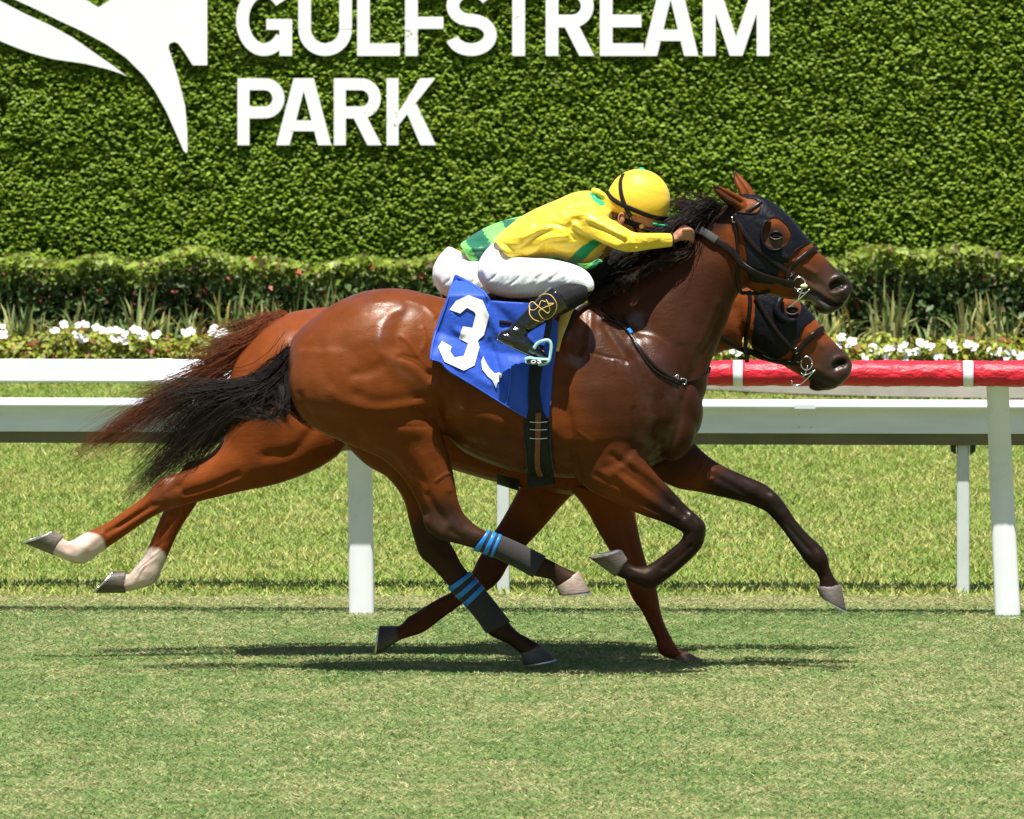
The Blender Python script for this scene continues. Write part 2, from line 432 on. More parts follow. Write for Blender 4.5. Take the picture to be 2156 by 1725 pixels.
t1 = blades('infield_grass', 380000, (3.7, 25.2), (.010, .034), .0085, ones, infield_col, lean=.9, xlean=.030)
link('infield_grass', t1, M['turf'], smooth=False, label='longer yellow-green infield grass behind the rails', cat='grass', kind='stuff')
# curved concrete path seen between the rails on the right
pv = []; pf = []
for i in range(41):
    t = i / 40; x = 1.15 + 12 * t
    yb = 24.65 - 3.0 * t ** 1.3; yf = 22.9 - 3.2 * t ** 1.2 + 1.3 * max(0, 1 - t * 6) ** 2
    pv += [(x, yf, .105), (x, yb, .105), (x, yf, .02), (x, yb, .02)]
    if i:
        a = 4 * (i - 1); b = 4 * i; pf += [(a, b, b + 1, a + 1), (a, a + 2, b + 2, b)]
pf += [(0, 1, 3, 2)]
link('path', mesh('path', pv, pf), M['path'], kind='structure', smooth=False)
g = Geo(); g.add(box((-14, 25.05, -.01), (14, 28.2, .05))); bed = link('flower_bed_soil', g.me(), M['mulch'], kind='structure', smooth=False)

# ------------------------------------------------------------------ leaf scatter
def leaves(name, C, Nn, size, col, aspect=1.9, along=None, fold=.22):
    """leaf-shaped faces: a pointed oval of two triangles, folded along the midrib"""
    n = len(C); Nn = Nn / np.linalg.norm(Nn, axis=1)[:, None]
    A = along if along is not None else rng.normal(size=(n, 3))
    A = A - Nn * np.sum(A * Nn, 1)[:, None]; A /= np.linalg.norm(A, axis=1)[:, None] + 1e-9
    B = np.cross(Nn, A); s = size[:, None]
    V = np.empty((n, 4, 3))
    V[:, 0] = C - A * s * .5; V[:, 1] = C + B * s * .5 / aspect - A * s * .05 + Nn * s * fold * .4; V[:, 2] = C + A * s * .5 - Nn * s * .08
    V[:, 3] = C - B * s * .5 / aspect - A * s * .05 + Nn * s * fold * .4
    i = np.arange(n)[:, None] * 4
    T = np.concatenate([i + np.array([[0, 2, 1]]), i + np.array([[0, 3, 2]])], 0)
    me = fastmesh(name, V.reshape(-1, 3), tris=T); set_col(me, 'tint', np.repeat(col, 4, 0)); return me

# ------------------------------------------------------------------ the leaf-covered wall
YW = 28.4
wall = empty('leaf_wall', (0, YW, 0), label='tall wall covered in small glossy green leaves behind the hedge', cat='wall')
g = Geo(); g.add(box((-9, YW + .10, 0), (9, YW + .4, 5.6))); link('backing', g.me(), M['backing'], wall, smooth=False)
n = 150000
X = (rng.random(n) * 2 - 1) * 6.2; Z = .25 + rng.random(n) * 3.6
dep = rng.random(n) ** 1.3 * .075
bul = (vnoise(np.column_stack([X * 1.3, Z * 1.9]), 5) - .5) * .02 + (vnoise(np.column_stack([X * 5, Z * 7]), 6) - .5) * .035
C = np.column_stack([X, YW + .09 - .11 + dep + bul, Z])
Nn = np.column_stack([rng.normal(0, .38, n), -.55 + rng.normal(0, .22, n), .74 + rng.normal(0, .32, n)])
along = np.column_stack([np.sign(rng.random(n) - .5) * 1.0, rng.normal(-.3, .3, n), rng.normal(-.15, .45, n)])
hue = fbm(np.column_stack([X, Z * 1.4]), 1.1, 31)[:, None]; rr = rng.random((n, 1))
col = np.array([.20, .335, .022]) * (.72 + .42 * rr) * (1 - .2 * hue) + np.array([.09, .07, .002]) * hue * rr
col[rng.random(n) < .06] *= 1.3
me = leaves('wall_leaves', C, Nn, .032 + .019 * rng.random(n), col, 1.6, along)
link('leaves', me, M['leaf'], wall, smooth=False, kind='stuff')

# ------------------------------------------------------------------ sign letters
YS = YW - .042
def sv(p): return W(p[0], p[1], YS)
def stroke_poly(parts):
    return parts
def slab(name, polys, parent, th=.06):
    """white slab letters: filled outline pieces given thickness; a polygon may carry holes"""
    bm = bmesh.new()
    for kk, outer in enumerate(polys):
        dy = 0 if isinstance(outer, tuple) or len(polys) < 2 else -.0009 * (1 + sum(1 for q in polys[:kk] if isinstance(q, list)))
        vs = [bm.verts.new(Vector(sv(p)) + Vector((0, dy, 0))) for p in outer]
        try: bm.faces.new(vs)
        except ValueError: pass
    bmesh.ops.remove_doubles(bm, verts=bm.verts, dist=.0004)
    bmesh.ops.triangulate(bm, faces=bm.faces)
    r = bmesh.ops.extrude_face_region(bm, geom=bm.faces[:])
    bmesh.ops.translate(bm, verts=[v for v in r['geom'] if isinstance(v, bmesh.types.BMVert)], vec=(0, th, 0))
    bmesh.ops.recalc_face_normals(bm, faces=bm.faces)
    me = bpy.data.meshes.new(name); bm.to_mesh(me); bm.free()
    return link(name, me, M['letter'], parent, smooth=False)
def ribbon(path, w):
    """quads along a centre line, width w: for curved strokes"""
    P = np.asarray(path, float); T = np.gradient(P, axis=0); T /= np.linalg.norm(T, axis=1)[:, None]
    Nn = np.column_stack([-T[:, 1], T[:, 0]]); a = P + Nn * w / 2; b = P - Nn * w / 2
    return [(tuple(a[i]), tuple(a[i + 1]), tuple(b[i + 1]), tuple(b[i])) for i in range(len(P) - 1)]
def arc(cx, cy, rx, ry, a0, a1, n=18):
    return [(cx + rx * math.cos(R(a0 + (a1 - a0) * i / n)), cy + ry * math.sin(R(a0 + (a1 - a0) * i / n))) for i in range(n + 1)]
def rect(x0, y0, x1, y1): return [(x0, y0), (x1, y0), (x1, y1), (x0, y1)]
def bar(p, q, w):     # slanted stroke, flat top and bottom
    return [(p[0] - w / 2, p[1]), (p[0] + w / 2, p[1]), (q[0] + w / 2, q[1]), (q[0] - w / 2, q[1])]
sign = empty('wall_sign', W(790, 310, YS), label='white raised lettering and emblem mounted on the leafy wall', cat='sign')
def letter(ch, x, y0, w, h):
    """letter in the box x..x+w, y0 (top)..y0+h; stroke about a fifth of the height"""
    s = h * .178; b = y0 + h; r = x + w; P = []
    if ch == 'P' or ch == 'R':
        m = y0 + h * .60; rad = (m - y0) / 2; xc = r - rad * .98
        P += [rect(x, y0, x + s, b), rect(x + s, y0, xc, y0 + s), rect(x + s, m - s, xc, m)]
        P += ribbon(arc(xc, y0 + rad, rad - s / 2, rad - s / 2, -90, 90), s)
        if ch == 'R': P += [bar((xc - s * .45, m - .9 * s), (r - s * .5, b), s * 1.18)]
    if ch == 'A':
        P += [bar((x + w / 2 - s * .28, y0), (x + s * .58, b), s * 1.12), bar((x + w / 2 + s * .28, y0), (r - s * .58, b), s * 1.12),
              [(x + w * .27, b - h * .37), (r - w * .27, b - h * .37), (r - w * .22, b - h * .21), (x + w * .22, b - h * .21)]]
    if ch == 'K':
        P += [rect(x, y0, x + s, b), [(x + s, y0 + h * .50), (r - s * 1.35, y0), (r - s * .06, y0), (x + s, y0 + h * .70)],
              [(x + s * 1.65, y0 + h * .50), (x + s * 2.5, y0 + h * .38), (r, b), (r - s * 1.3, b)]]
    if ch == 'U':
        rad = w / 2
        P += [rect(x, y0, x + s, b - rad), rect(r - s, y0, r, b - rad)] + ribbon(arc(x + rad, b - rad, rad - s / 2, rad - s / 2, 0, 180), s)
    if ch == 'L': P += [rect(x, y0, x + s, b), rect(x + s, b - s, r, b)]
    if ch == 'F': P += [rect(x, y0, x + s, b), rect(x + s, y0, r, y0 + s), rect(x + s, y0 + h * .45, r - w * .04, y0 + h * .45 + s * .95)]
    if ch == 'E': P += [rect(x, y0, x + s, b), rect(x + s, y0, r, y0 + s), rect(x + s, b - s, r, b), rect(x + s, y0 + h * .42, r - w * .05, y0 + h * .42 + s)]
    if ch == 'T': P += [rect(x + w / 2 - s / 2, y0 + s, x + w / 2 + s / 2, b), rect(x, y0, r, y0 + s)]
    if ch == 'M':
        P += [rect(x, y0, x + s, b), rect(r - s, y0, r, b), bar((x + s * .75, y0), (x + w / 2, y0 + h * .90 + s * .55), s * 1.0), bar((r - s * .75, y0), (x + w / 2, y0 + h * .90 + s * .55), s * 1.0)]
    if ch == 'G':
        rx, ry = w / 2, h / 2; cx, cy = x + rx, y0 + ry
        P += ribbon(arc(cx, cy, rx - s / 2, ry - s / 2, -38, -325, 42), s)
        P += [rect(r - s, cy + h * .0 - s * .1, r, b), rect(cx + w * .04, cy - s * .1, r - s, cy + s * .75)]
    if ch == 'S':
        rx, ry = w / 2 - s / 2, h / 4 - s / 4
        cx = x + w / 2; cy1 = y0 + s / 2 + ry; cy2 = b - s / 2 - ry
        path = arc(cx, cy1, rx * .95, ry, -25, -270, 22)[:-1] + arc(cx, cy2, rx, ry, -90, 165, 24)
        P += ribbon(path, s)
    slab('letter', P, sign)
for ch, x, w in (('P', 500, 98), ('A', 581, 117), ('R', 703, 98), ('K', 814, 104)): letter(ch, x, 165, w, 141)
for ch, x, w in (('G', 497, 118), ('U', 628, 113), ('L', 752, 90), ('F', 853, 84), ('S', 938, 108), ('T', 1042, 100),
                 ('R', 1149, 100), ('E', 1263, 92), ('A', 1353, 118), ('M', 1480, 140)): letter(ch, x, -32, w, 150)
k = .4667
slab('emblem', [[(p[0] * k, p[1] * k) for p in [(-420, -190), (-200, -95), (0, 5), (110, 62), (220, 112), (330, 172), (420, 236), (500, 291), (572, 345),
     (545, 332), (480, 311), (380, 287), (240, 267), (140, 240), (60, 210), (0, 185), (-120, 110), (-300, -40)]]], sign)
slab('emblem', [[(p[0] * k, p[1] * k) for p in [(-260, -180), (-100, -85), (70, 0), (150, 36), (260, 90), (370, 141), (480, 200), (570, 262), (650, 342), (700, 412), (750, 502), (790, 592),
     (828, 680), (840, 692), (846, 684), (845, 600), (835, 480), (805, 360), (775, 262), (760, 218), (764, 198), (785, 189), (803, 196), (830, 232), (870, 295), (935, 295),
     (935, 0), (935, -240), (760, -180), (640, -110), (500, 0), (443, 34), (388, 0), (180, -100)]]], sign)

# ------------------------------------------------------------------ clipped hedge in front of the wall
hedge = empty('clipped_hedge', (0, 27.6, 0), label='long low clipped hedge of mixed green leaves under the leafy wall', cat='hedge')
n = 27000
X = (rng.random(n) * 2 - 1) * 6.0; tz = rng.random(n)
top = .92 + .07 * (vnoise(np.column_stack([X * 1.6, X * 0 + 1]), 12) - .5) * 2 + .03 * np.sin(X * 9)
ontop = rng.random(n) < .30
Zz = np.where(ontop, top - .05 * rng.random(n), .05 + tz * (top - .05))
Yy = np.where(ontop, 27.15 + rng.random(n) * 1.05, 27.12 + .35 * rng.random(n) ** 1.5 + .10 * vnoise(np.column_stack([X * 3, Zz * 4]), 14) + .12 * (1 - Zz))
C = np.column_stack([X, Yy, Zz])
Nn = np.column_stack([rng.normal(0, .6, n), -.45 + rng.normal(0, .5, n), .55 + rng.normal(0, .5, n)])
rr = rng.random((n, 1)); top_lit = sstep(.70, .98, Zz / top)[:, None]
col = (np.array([.06, .115, .022]) * (1 - top_lit) + np.array([.21, .28, .03]) * top_lit) * (.5 + .9 * rr)  # the hedge's sunlit top and shaded face are put into the leaf colour
sel = rng.random(n) < .08; col[sel] = np.array([.14, .10, .05]) * (.5 + rr[sel])
sel = rng.random(n) < .012; col[sel] = np.array([.34, .06, .03])
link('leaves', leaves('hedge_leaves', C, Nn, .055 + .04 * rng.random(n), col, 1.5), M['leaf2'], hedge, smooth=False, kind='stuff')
g = Geo()
for i in range(56):
    x = -6 + i * .215 + random.uniform(-.05, .05)
    z1 = random.uniform(.6, .8); g.add(tube([(x, 27.55, 0), (x + random.uniform(-.06, .06), 27.5, z1 * .5), (x + random.uniform(-.1, .1), 27.5, z1)], [.012, .009, .004], 5))
link('stems', g.me(), M['mulch'], hedge, kind='stuff')
g = Geo(); g.add(box((-6, 27.6, 0), (6, 28.1, .8))); link('inner_growth', g.me(), M['backing'], hedge, smooth=False)

# ------------------------------------------------------------------ flax lilies (arching striped leaves)
def flax(x, y, h, nb, seed, lab):
    r = np.random.default_rng(seed); root = empty('flax_lily', (x, y, .04), label=lab, cat='plant', group='flax lilies in front of the hedge')
    V = []; F = []; Cc = []
    for i in range(nb):
        a = r.random() * 6.283; L = h * (.7 + .5 * r.random()); out = L * (.08 + .55 * r.random() ** 1.3)
        w = .012 + .010 * r.random(); bx, by = r.normal(0, .05, 2)
        pale = r.random(); c0 = np.array([.36, .37, .13]) if pale < .5 else (np.array([.14, .21, .06]) if pale < .9 else np.array([.40, .33, .06]))
        c0 = c0 * (.7 + .5 * r.random()); b = len(V); tw = a + 1.57
        for k in range(6):
            t = k / 5; rr_ = out * t ** 1.7; z = L * (t - .42 * t ** 3 * (out / L) * 1.9)
            ww = w * (1 - t ** 2.2) + .001
            cx, cy = x + bx + math.cos(a) * rr_, y + by + math.sin(a) * rr_
            V += [(cx - math.cos(tw) * ww, cy - math.sin(tw) * ww * .8, .04 + z), (cx + math.cos(tw) * ww, cy + math.sin(tw) * ww * .8, .04 + z)]; Cc += [c0, c0 * .9]
            if k: F.append((b + 2 * k - 2, b + 2 * k - 1, b + 2 * k + 1, b + 2 * k))
    me = mesh('blades', V, F); set_col(me, 'tint', np.array(Cc)); link('blades', me, M['leaf2'], root, kind='stuff')
fx = []
i = 0
while len(fx) < 46:
    x = -4.6 + 9.2 * (i + .5) / 46 + random.uniform(-.1, .1); i += 1
    fx.append((x, random.uniform(26.1, 26.75)))
def ordinal(n): return f"{n}{'th' if 10 <= n % 100 <= 20 else {1: 'st', 2: 'nd', 3: 'rd'}.get(n % 10, 'th')}"
fx = sorted(p for p in fx if not -.7 < p[0] < .9)
for i, (x, y) in enumerate(fx):
    side = 'left of the riders' if x < 0 else 'right of the riders'; k_ = i + 1 if x < 0 else len(fx) - i
    flax(x, y, random.uniform(.46, .72), random.randint(26, 40), 500 + i, f"arching striped flax lily before the hedge, {ordinal(k_)} from the {'left' if x < 0 else 'right'} end, {side}")

# ------------------------------------------------------------------ white periwinkles
def petals(c, r, seed):
    rr = np.random.default_rng(seed); V = [tuple(c)]; F = []
    tilt = Vector((rr.normal(0, .3), -.75 + rr.normal(0, .15), .62)).normalized(); q = tilt.to_track_quat('Z', 'Y')
    for p in range(5):
        a = p * 1.2566 + rr.random(); b = len(V)
        for da, k, dz in ((-.62, .55, .02), (-.50, .97, -.06), (0, 1.06, -.04), (.50, .97, -.06), (.62, .55, .02)):
            v = q @ Vector((math.cos(a + da) * r * k, math.sin(a + da) * r * k, dz * r + .1 * r)); V.append(tuple(Vector(c) + v))
        F += [(0, b, b + 1), (0, b + 1, b + 2), (0, b + 2, b + 3), (0, b + 3, b + 4)]
    return mesh('flower', V, F)
BED = 'periwinkles along the front of the flower bed'
def vinca(x, y, h, seed, blooms, lab):
    r = np.random.default_rng(seed); root = empty('periwinkle_plant', (x, y, .04), label=lab, cat='plant', group=BED)
    n = 300; u = r.normal(size=(n, 3)); u /= np.linalg.norm(u, axis=1)[:, None]
    rad = .6 + .45 * r.random(n)
    C = np.column_stack([x + u[:, 0] * .19 * rad, y + u[:, 1] * .19 * rad, .04 + h * .48 + u[:, 2] * h * .50 * rad]); C[:, 2] = np.maximum(C[:, 2], .05)
    Nn = u * .5 + np.column_stack([r.normal(0, .4, n), -.3 + r.normal(0, .4, n), .6 + r.normal(0, .3, n)])
    q = r.random((n, 1)); col = np.array([.24, .29, .025]) * (.5 + .9 * q); s = r.random(n) < .22; col[s] = np.array([.32, .28, .03]) * (.6 + .6 * q[s])
    s = r.random(n) < .10; col[s] = np.array([.22, .045, .02])
    lv = leaves('foliage', C, Nn, .045 + .03 * r.random(n), col, 1.7); link('foliage', lv, M['leaf2'], root, smooth=False, kind='stuff')
    for j, (fx_, fz) in enumerate(blooms):
        link('flower', petals((x + fx_, y - .15 - .04 * r.random(), fz), 0.032 + .010 * r.random(), seed * 50 + j), M['petal'], root)
spots = []
# bloom places in the drawing (left bed, then right bed)
BL = [(134, 684), (165, 685), (178, 684), (200, 691), (212, 697), (160, 705), (174, 713), (232, 697), (246, 695), (262, 701), (283, 693), (291, 696), (303, 703), (298, 707), (328, 706),
      (242, 713), (258, 713), (262, 718), (172, 716), (114, 697), (392, 700), (402, 697), (442, 703), (455, 704), (470, 701), (449, 693), (0, 690), (8, 704),
      (1772, 710), (1787, 726), (1793, 718), (1762, 729), (1838, 733), (1850, 741), (1870, 735), (1882, 733), (1896, 735), (1905, 726), (1912, 742), (1930, 741), (1938, 722), (1962, 731), (1953, 726),
      (2004, 725), (2014, 737), (2040, 726), (2053, 732), (2089, 741), (2105, 742), (2125, 741), (2140, 744), (2150, 750), (1975, 752), (1908, 755), (1870, 753), (1820, 752), (2120, 752),
      (1528, 742), (1540, 738), (1556, 744), (1515, 752)]
npl = 44
PL = [(-4.35 + 8.7 * (i + .5) / npl + random.uniform(-.03, .03), 25.42 + random.uniform(-.10, .14)) for i in range(npl)]
bl = {i: [] for i in range(npl)}
for (u, v) in BL:
    x, _, z = W(u, v, 25.25); i = min(range(npl), key=lambda q: abs(PL[q][0] - x)); bl[i].append((x - PL[i][0], max(z, .12)))
ks = [i for i in range(npl) if not -.7 < PL[i][0] < .9]
for i in ks:
    x, y = PL[i]; b = bl[i]; h = .30 + .05 * random.random()
    if b: h = max(h, max(q[1] for q in b) - .06)
    k_ = ks.index(i) + 1 if x < 0 else len(ks) - ks.index(i)
    lab = f"periwinkle plant {'with white flowers' if b else 'without flowers'}, {ordinal(k_)} from the {'left' if x < 0 else 'right'} end of the bed"
    vinca(x, y, h, 900 + i, b, lab)

# ------------------------------------------------------------------ running rails
TH = R(-2.6)                                   # the rails run slightly nearer on the right
def rail_pt(x, yo, z, y0): return (x * math.cos(TH) - yo * math.sin(TH), y0 + x * math.sin(TH) + yo * math.cos(TH), z)
def extrude_prof(prof, x0, x1, y0, nx=1, wob=0.0, seed=0):
    """profile (yo, z) swept along the rail between x0 and x1"""
    V = []; F = []; n = len(prof); r = np.random.default_rng(seed)
    for i in range(nx + 1):
        x = x0 + (x1 - x0) * i / nx
        for j, (yo, z) in enumerate(prof):
            k = 0
            if wob:
                k = wob * (math.sin(x * 21 + j * .7) * .5 + math.sin(x * 43 + j * 1.9 + 1.3 * math.sin(x * 7)) * .6 + r.normal(0, .35))
                k *= (1.6 if z < .99 else .45)
            yc, zc = prof_c(prof); d = math.hypot(yo - yc, z - zc) + 1e-6
            V.append(rail_pt(x, yo + (yo - yc) / d * k, z + (z - zc) / d * k, y0))
    for i in range(nx):
        for j in range(n): F.append((i * n + j, i * n + (j + 1) % n, (i + 1) * n + (j + 1) % n, (i + 1) * n + j))
    F += [tuple(range(n - 1, -1, -1)), tuple(range(nx * n, nx * n + n))]
    return V, F
def prof_c(p): return sum(q[0] for q in p) / len(p), sum(q[1] for q in p) / len(p)
Y1 = 2.72
rail1 = empty('running_rail', rail_pt(0, 0, 0, Y1), label='tall white running rail with red padding on its right half', cat='rail')
zt = 1.172
def rr_prof(w, h, zc, yc, n=16, p=3.2):
    out = []
    for i in range(n):
        t = 2 * math.pi * i / n; c, s = math.cos(t), math.sin(t)
        out.append((yc + w * math.copysign(abs(c) ** (2 / p), c), zc + h * math.copysign(abs(s) ** (2 / p), s)))
    return out
white_prof = [(-.275, zt - .104), (-.278, zt - .090), (-.245, zt - .040), (-.205, zt - .012), (-.165, zt), (-.12, zt - .006), (-.09, zt - .03), (-.085, zt - .104)]
bevel(link('rail_tube', recalc(Geo().add(extrude_prof(white_prof, -6, .45, Y1, 6)).me()), M['white'], rail1), .003)
xs = [.46]
pad_prof = rr_prof(.085, .0585, zt - .058, -.17, n=20, p=2.4)
for a, b in ((.46, 1.02), (1.06, 2.067), (2.107, 3.2), (3.24, 4.3)):
    link('padding', recalc(Geo().add(extrude_prof(pad_prof, a, b, Y1, max(8, int((b - a) / .018)), .0062, int(a * 10))).me()), M['pad'], rail1)
band = rr_prof(.088, .0600, zt - .0585, -.17, n=20, p=2.6)
for a, b in ((1.018, 1.062), (2.064, 2.110), (3.198, 3.242)):
    link('white_band', recalc(Geo().add(extrude_prof(band, a, b, Y1, 2)).me()), M['white'], rail1)
def goose(xb, w0, w1, lean):
    """upright post whose head reaches forward under the rail"""
    rows = [(0.06, -.08, .0), (.0, -.0, .0), (0, .5, 0), (-.02, .62, .2), (-.09, .85, .6), (-.15, 1.02, .9), (-.17, 1.07, 1)]
    rows = [(0, -.1), (0, .3), (0, .52), (-.012, .62), (-.06, .82), (-.13, 1.0), (-.165, zt - .10)]
    S = cr(rows, 4); V = []; F = []
    for (yo, z) in S:
        t = max(0, z) / 1.1; w = w0 + (w1 - w0) * t; xo = lean * t; d = .030
        for (a, b) in ((-1, -.55), (-.8, -1), (.8, -1), (1, -.55), (1, 1), (-1, 1)):
            V.append(rail_pt(xb + xo + a * w, yo + b * d, z, Y1))
    n = 6
    for i in range(len(S) - 1):
        for j in range(n): F.append((i * n + j, i * n + (j + 1) % n, (i + 1) * n + (j + 1) % n, (i + 1) * n + j))
    F += [tuple(range(n - 1, -1, -1)), tuple(range((len(S) - 1) * n, len(S) * n))]
    return recalc(mesh('post', V, F))
for xb, w0, w1, ln in ((-.692, .0575, .054, -.012), (2.272, .0585, .050, -.052), (-3.65, .0575, .054, -.02)):
    link('post', goose(xb, w0, w1, ln), M['white'], rail1)
Y2 = 4.05
rail2 = empty('lower_rail', rail_pt(0, 0, 0, Y2), label='low white rail with dark underside standing behind the padded rail', cat='rail')
z2 = .91
beam = [(-.10, z2), (-.115, z2 - .012), (-.112, z2 - .03), (-.028, z2 - .150), (.10, z2 - .150), (.10, z2)]
beam = [(-.10, z2), (-.118, z2 - .010), (-.116, z2 - .026), (-.048, z2 - .028), (-.040, z2 - .150), (.22, z2 - .150), (.22, z2)]
bevel(link('beam', recalc(Geo().add(extrude_prof(beam, -6, 5, Y2, 1)).me()), M['alu'], rail2, smooth=False), .006)
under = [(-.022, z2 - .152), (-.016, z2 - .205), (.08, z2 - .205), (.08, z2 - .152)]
link('under_channel', recalc(Geo().add(extrude_prof(under, -6, 5, Y2, 1)).me()), M['under_shade'], rail2, smooth=False)
for xb in (-.043, 2.152, -4.6):
    V = []
    o = link('post', recalc(Geo().add((lambda q: ([rail_pt(xb + v[0], v[1], v[2], Y2) for v in q[0]], q[1]))(box((-.030, .0, -.08), (.030, .05, z2 - .20)))).me()), M['postgrey'], rail2, smooth=False)
    bevel(o, .008)
    for s in (-1, 1):
        V = [(xb + s * .033, -.008, z2 - .18), (xb + s * .062, -.008, z2 - .19), (xb + s * .058, -.008, z2 - .235), (xb + s * .034, -.008, z2 - .25)]
        V = [rail_pt(*v, Y2) for v in V] + [rail_pt(v[0], .05, v[2], Y2) for v in V]
        link('bracket', recalc(mesh('bracket', V, [(0, 1, 2, 3), (4, 5, 6, 7), (0, 1, 5, 4), (1, 2, 6, 5), (2, 3, 7, 6), (3, 0, 4, 7)])), M['black'], rail2, smooth=False)

# sleeves where the rail lengths join
for xj in (-4.1, -1.62):
    pr = [(-.281, zt - .106), (-.284, zt - .089), (-.249, zt - .037), (-.207, zt - .009), (-.165, zt + .003), (-.118, zt - .003), (-.085, zt - .028), (-.080, zt - .106)]
    link('joint_sleeve', recalc(Geo().add(extrude_prof(pr, xj, xj + .07, Y1, 1)).me()), M['white'], rail1, smooth=False)
for xj in (-1.2, 1.35):
    pr = [(-.103, z2 + .003), (-.121, z2 - .009), (-.119, z2 - .028), (-.051, z2 - .030), (-.043, z2 - .147), (-.02, z2 - .147), (-.02, z2 + .003)]
    link('joint_plate', recalc(Geo().add(extrude_prof(pr, xj, xj + .10, Y2, 1)).me()), M['alu'], rail2, smooth=False)
    for q in (.02, .08):
        for zz in (-.06, -.12):
            link('bolt', Geo().add(ellipsoid(rail_pt(xj + q, -.046 if zz > -.1 else -.043, z2 + zz, Y2), (.006, .005, .006), 8, 6)).me(), M['postgrey'], rail2)
# ------------------------------------------------------------------ horses
def ear(base_f, base_b, tip, y, yt, w):
    """hollow-fronted ear: a leaf-shaped cup; base edge points, tip"""
    bf, bb, tp = np.array(W(*base_f, y)), np.array(W(*base_b, y)), np.array(W(*tip, yt))
    c0 = (bf + bb) / 2; ax = tp - c0; wv = (bf - bb) / 2; yv = np.array((0, 1, 0.))
    V = []; F = []; n = 14; m = 9
    for i in range(m):
        t = i / (m - 1); k = (1 - t) ** .75 * (1 + 1.1 * t) if t < 1 else 0
        k = max(k, .03)
        c = c0 + ax * t
        for j in range(n):
            a = 2 * math.pi * j / n
            V.append(c + wv * k * math.cos(a) + yv * w * k * math.sin(a))
    for i in range(m - 1):
        for j in range(n): F.append((i * n + j, i * n + (j + 1) % n, (i + 1) * n + (j + 1) % n, (i + 1) * n + j))
    F += [tuple(range(n - 1, -1, -1)), tuple(range((m - 1) * n, m * n))]
    return V, F

def build_hoof(root, y, cf, toe, heel, cb, w, col, shoe=True):
    """hoof: coronet ring (cf..cb) widening to the sole ring (toe..heel), with a shoe"""
    def ring(a, b, ww, n=20, pinch=0.0):
        A, B = np.array(W(*a, y)), np.array(W(*b, y)); c = (A + B) / 2; h = (A - B) / 2
        return [c + h * math.cos(2 * math.pi * k / n) + np.array((0, 1, 0)) * ww * math.sin(2 * math.pi * k / n) * (1 - pinch * math.cos(2 * math.pi * k / n) * .3) for k in range(n)]
    def mixp(p, q, t): return (p[0] + (q[0] - p[0]) * t, p[1] + (q[1] - p[1]) * t)
    n = 20; V = []; F = []; T = []
    for t, k in ((-.14, .74), (-.03, .86), (.08, .93), (.5, 1.08), (.85, 1.22), (.93, 1.24)):
        V += ring(mixp(cf, toe, t), mixp(cb, heel, t), w * k, n); T += [t] * n
    V += ring(mixp(mixp(cf, toe, .90), mixp(cb, heel, .90), .12), mixp(mixp(cb, heel, .90), mixp(cf, toe, .90), .10), w * .9, n); T += [.95] * n
    m = 7
    for i in range(m - 1):
        for j in range(n): F.append((i * n + j, i * n + (j + 1) % n, (i + 1) * n + (j + 1) % n, (i + 1) * n + j))
    F += [tuple(range(n - 1, -1, -1)), tuple(range((m - 1) * n, m * n))]
    me = recalc(mesh('hoof', V, F)); T = np.array(T)
    c = np.array(col)[None] * (1 - .35 * sstep(.35, 1, T))[:, None] * (1 + .25 * np.exp(-(T / .12) ** 2))[:, None]
    c[-n:] = np.array([.16, .12, .08]); set_col(me, 'tint', c)
    h = link('hoof', me, M['hoof'], root)
    if shoe:
        A = [np.array(q) for q in ring(mixp(cf, toe, .945), mixp(cb, heel, .945), w * 1.25, 24)]
        B = [np.array(q) for q in ring(mixp(cf, toe, 1.03), mixp(cb, heel, 1.03), w * 1.25, 24)]
        cen = sum(A) / 24; V = []; F = []
        ks = [k for k in range(-10, 11)]
        for k in ks:
            a, b = A[k % 24], B[k % 24]; ai, bi = a + (cen - a) * .26, b + (cen - a) * .26
            V += [a, b, bi, ai]
        for i in range(len(ks) - 1):
            for j in range(4): F.append((i * 4 + j, i * 4 + (j + 1) % 4, i * 4 + 4 + (j + 1) % 4, i * 4 + 4 + j))
        F += [(0, 1, 2, 3), tuple(len(V) - 4 + q for q in (3, 2, 1, 0))]
        link('horseshoe', recalc(mesh('horseshoe', V, F)), M['shoe'], h, smooth=False)
    return h

def make_body(root, cfg, voxel):
    y0 = cfg['y']; g = Geo()
    g.add(loft(cfg['torso'], y0, 32, 5, sq=.03)); g.add(loft(cfg['neck'], y0, 28, 5)); g.add(loft(cfg['head'], y0, 28, 5, sq=.06))
    for l in cfg['legs']:
        a_, b_ = l['st'][-2], l['st'][-1]                        # the pastern runs on down inside the hoof
        end = [b_[i] + (b_[i] - a_[i]) * .22 for i in range(4)] + [b_[4], b_[5]]
        g.add(loft(l['st'] + [tuple(end)], y0, 20, 5))
    for st, yy in cfg.get('ears', []): g.add(loft(st, yy, 16, 5))
    for e in cfg.get('blobs', []):
        (u, v, y, ru, rv, ry, ang) = e; s = U(1, y)
        g.add(ellipsoid(W(u, v, y), (ru * s, ry, rv * s), 20, 12, Matrix.Rotation(R(ang), 3, 'Y')))
    me = remesh(g, voxel, 'horse_body')
    V = getV(me); Q = proj(V)
    torso_w = np.clip(sstep(cfg['legline'] + 60, cfg['legline'] - 60, Q[:, 1]), 0, 1) * (1 - sstep(cfg['headline'] - 40, cfg['headline'] + 30, Q[:, 0]))
    smooth(me, 4)
    smooth(me, int(cfg.get('blend', 26)), torso_w, taubin=False)
    smooth(me, 5)
    sculpt(me, [(s[0], s[1], s[2] * 1.45, s[3]) if len(s) > 3 else s for s in cfg.get('strokes', [])])
    smooth(me, 1)
    return me

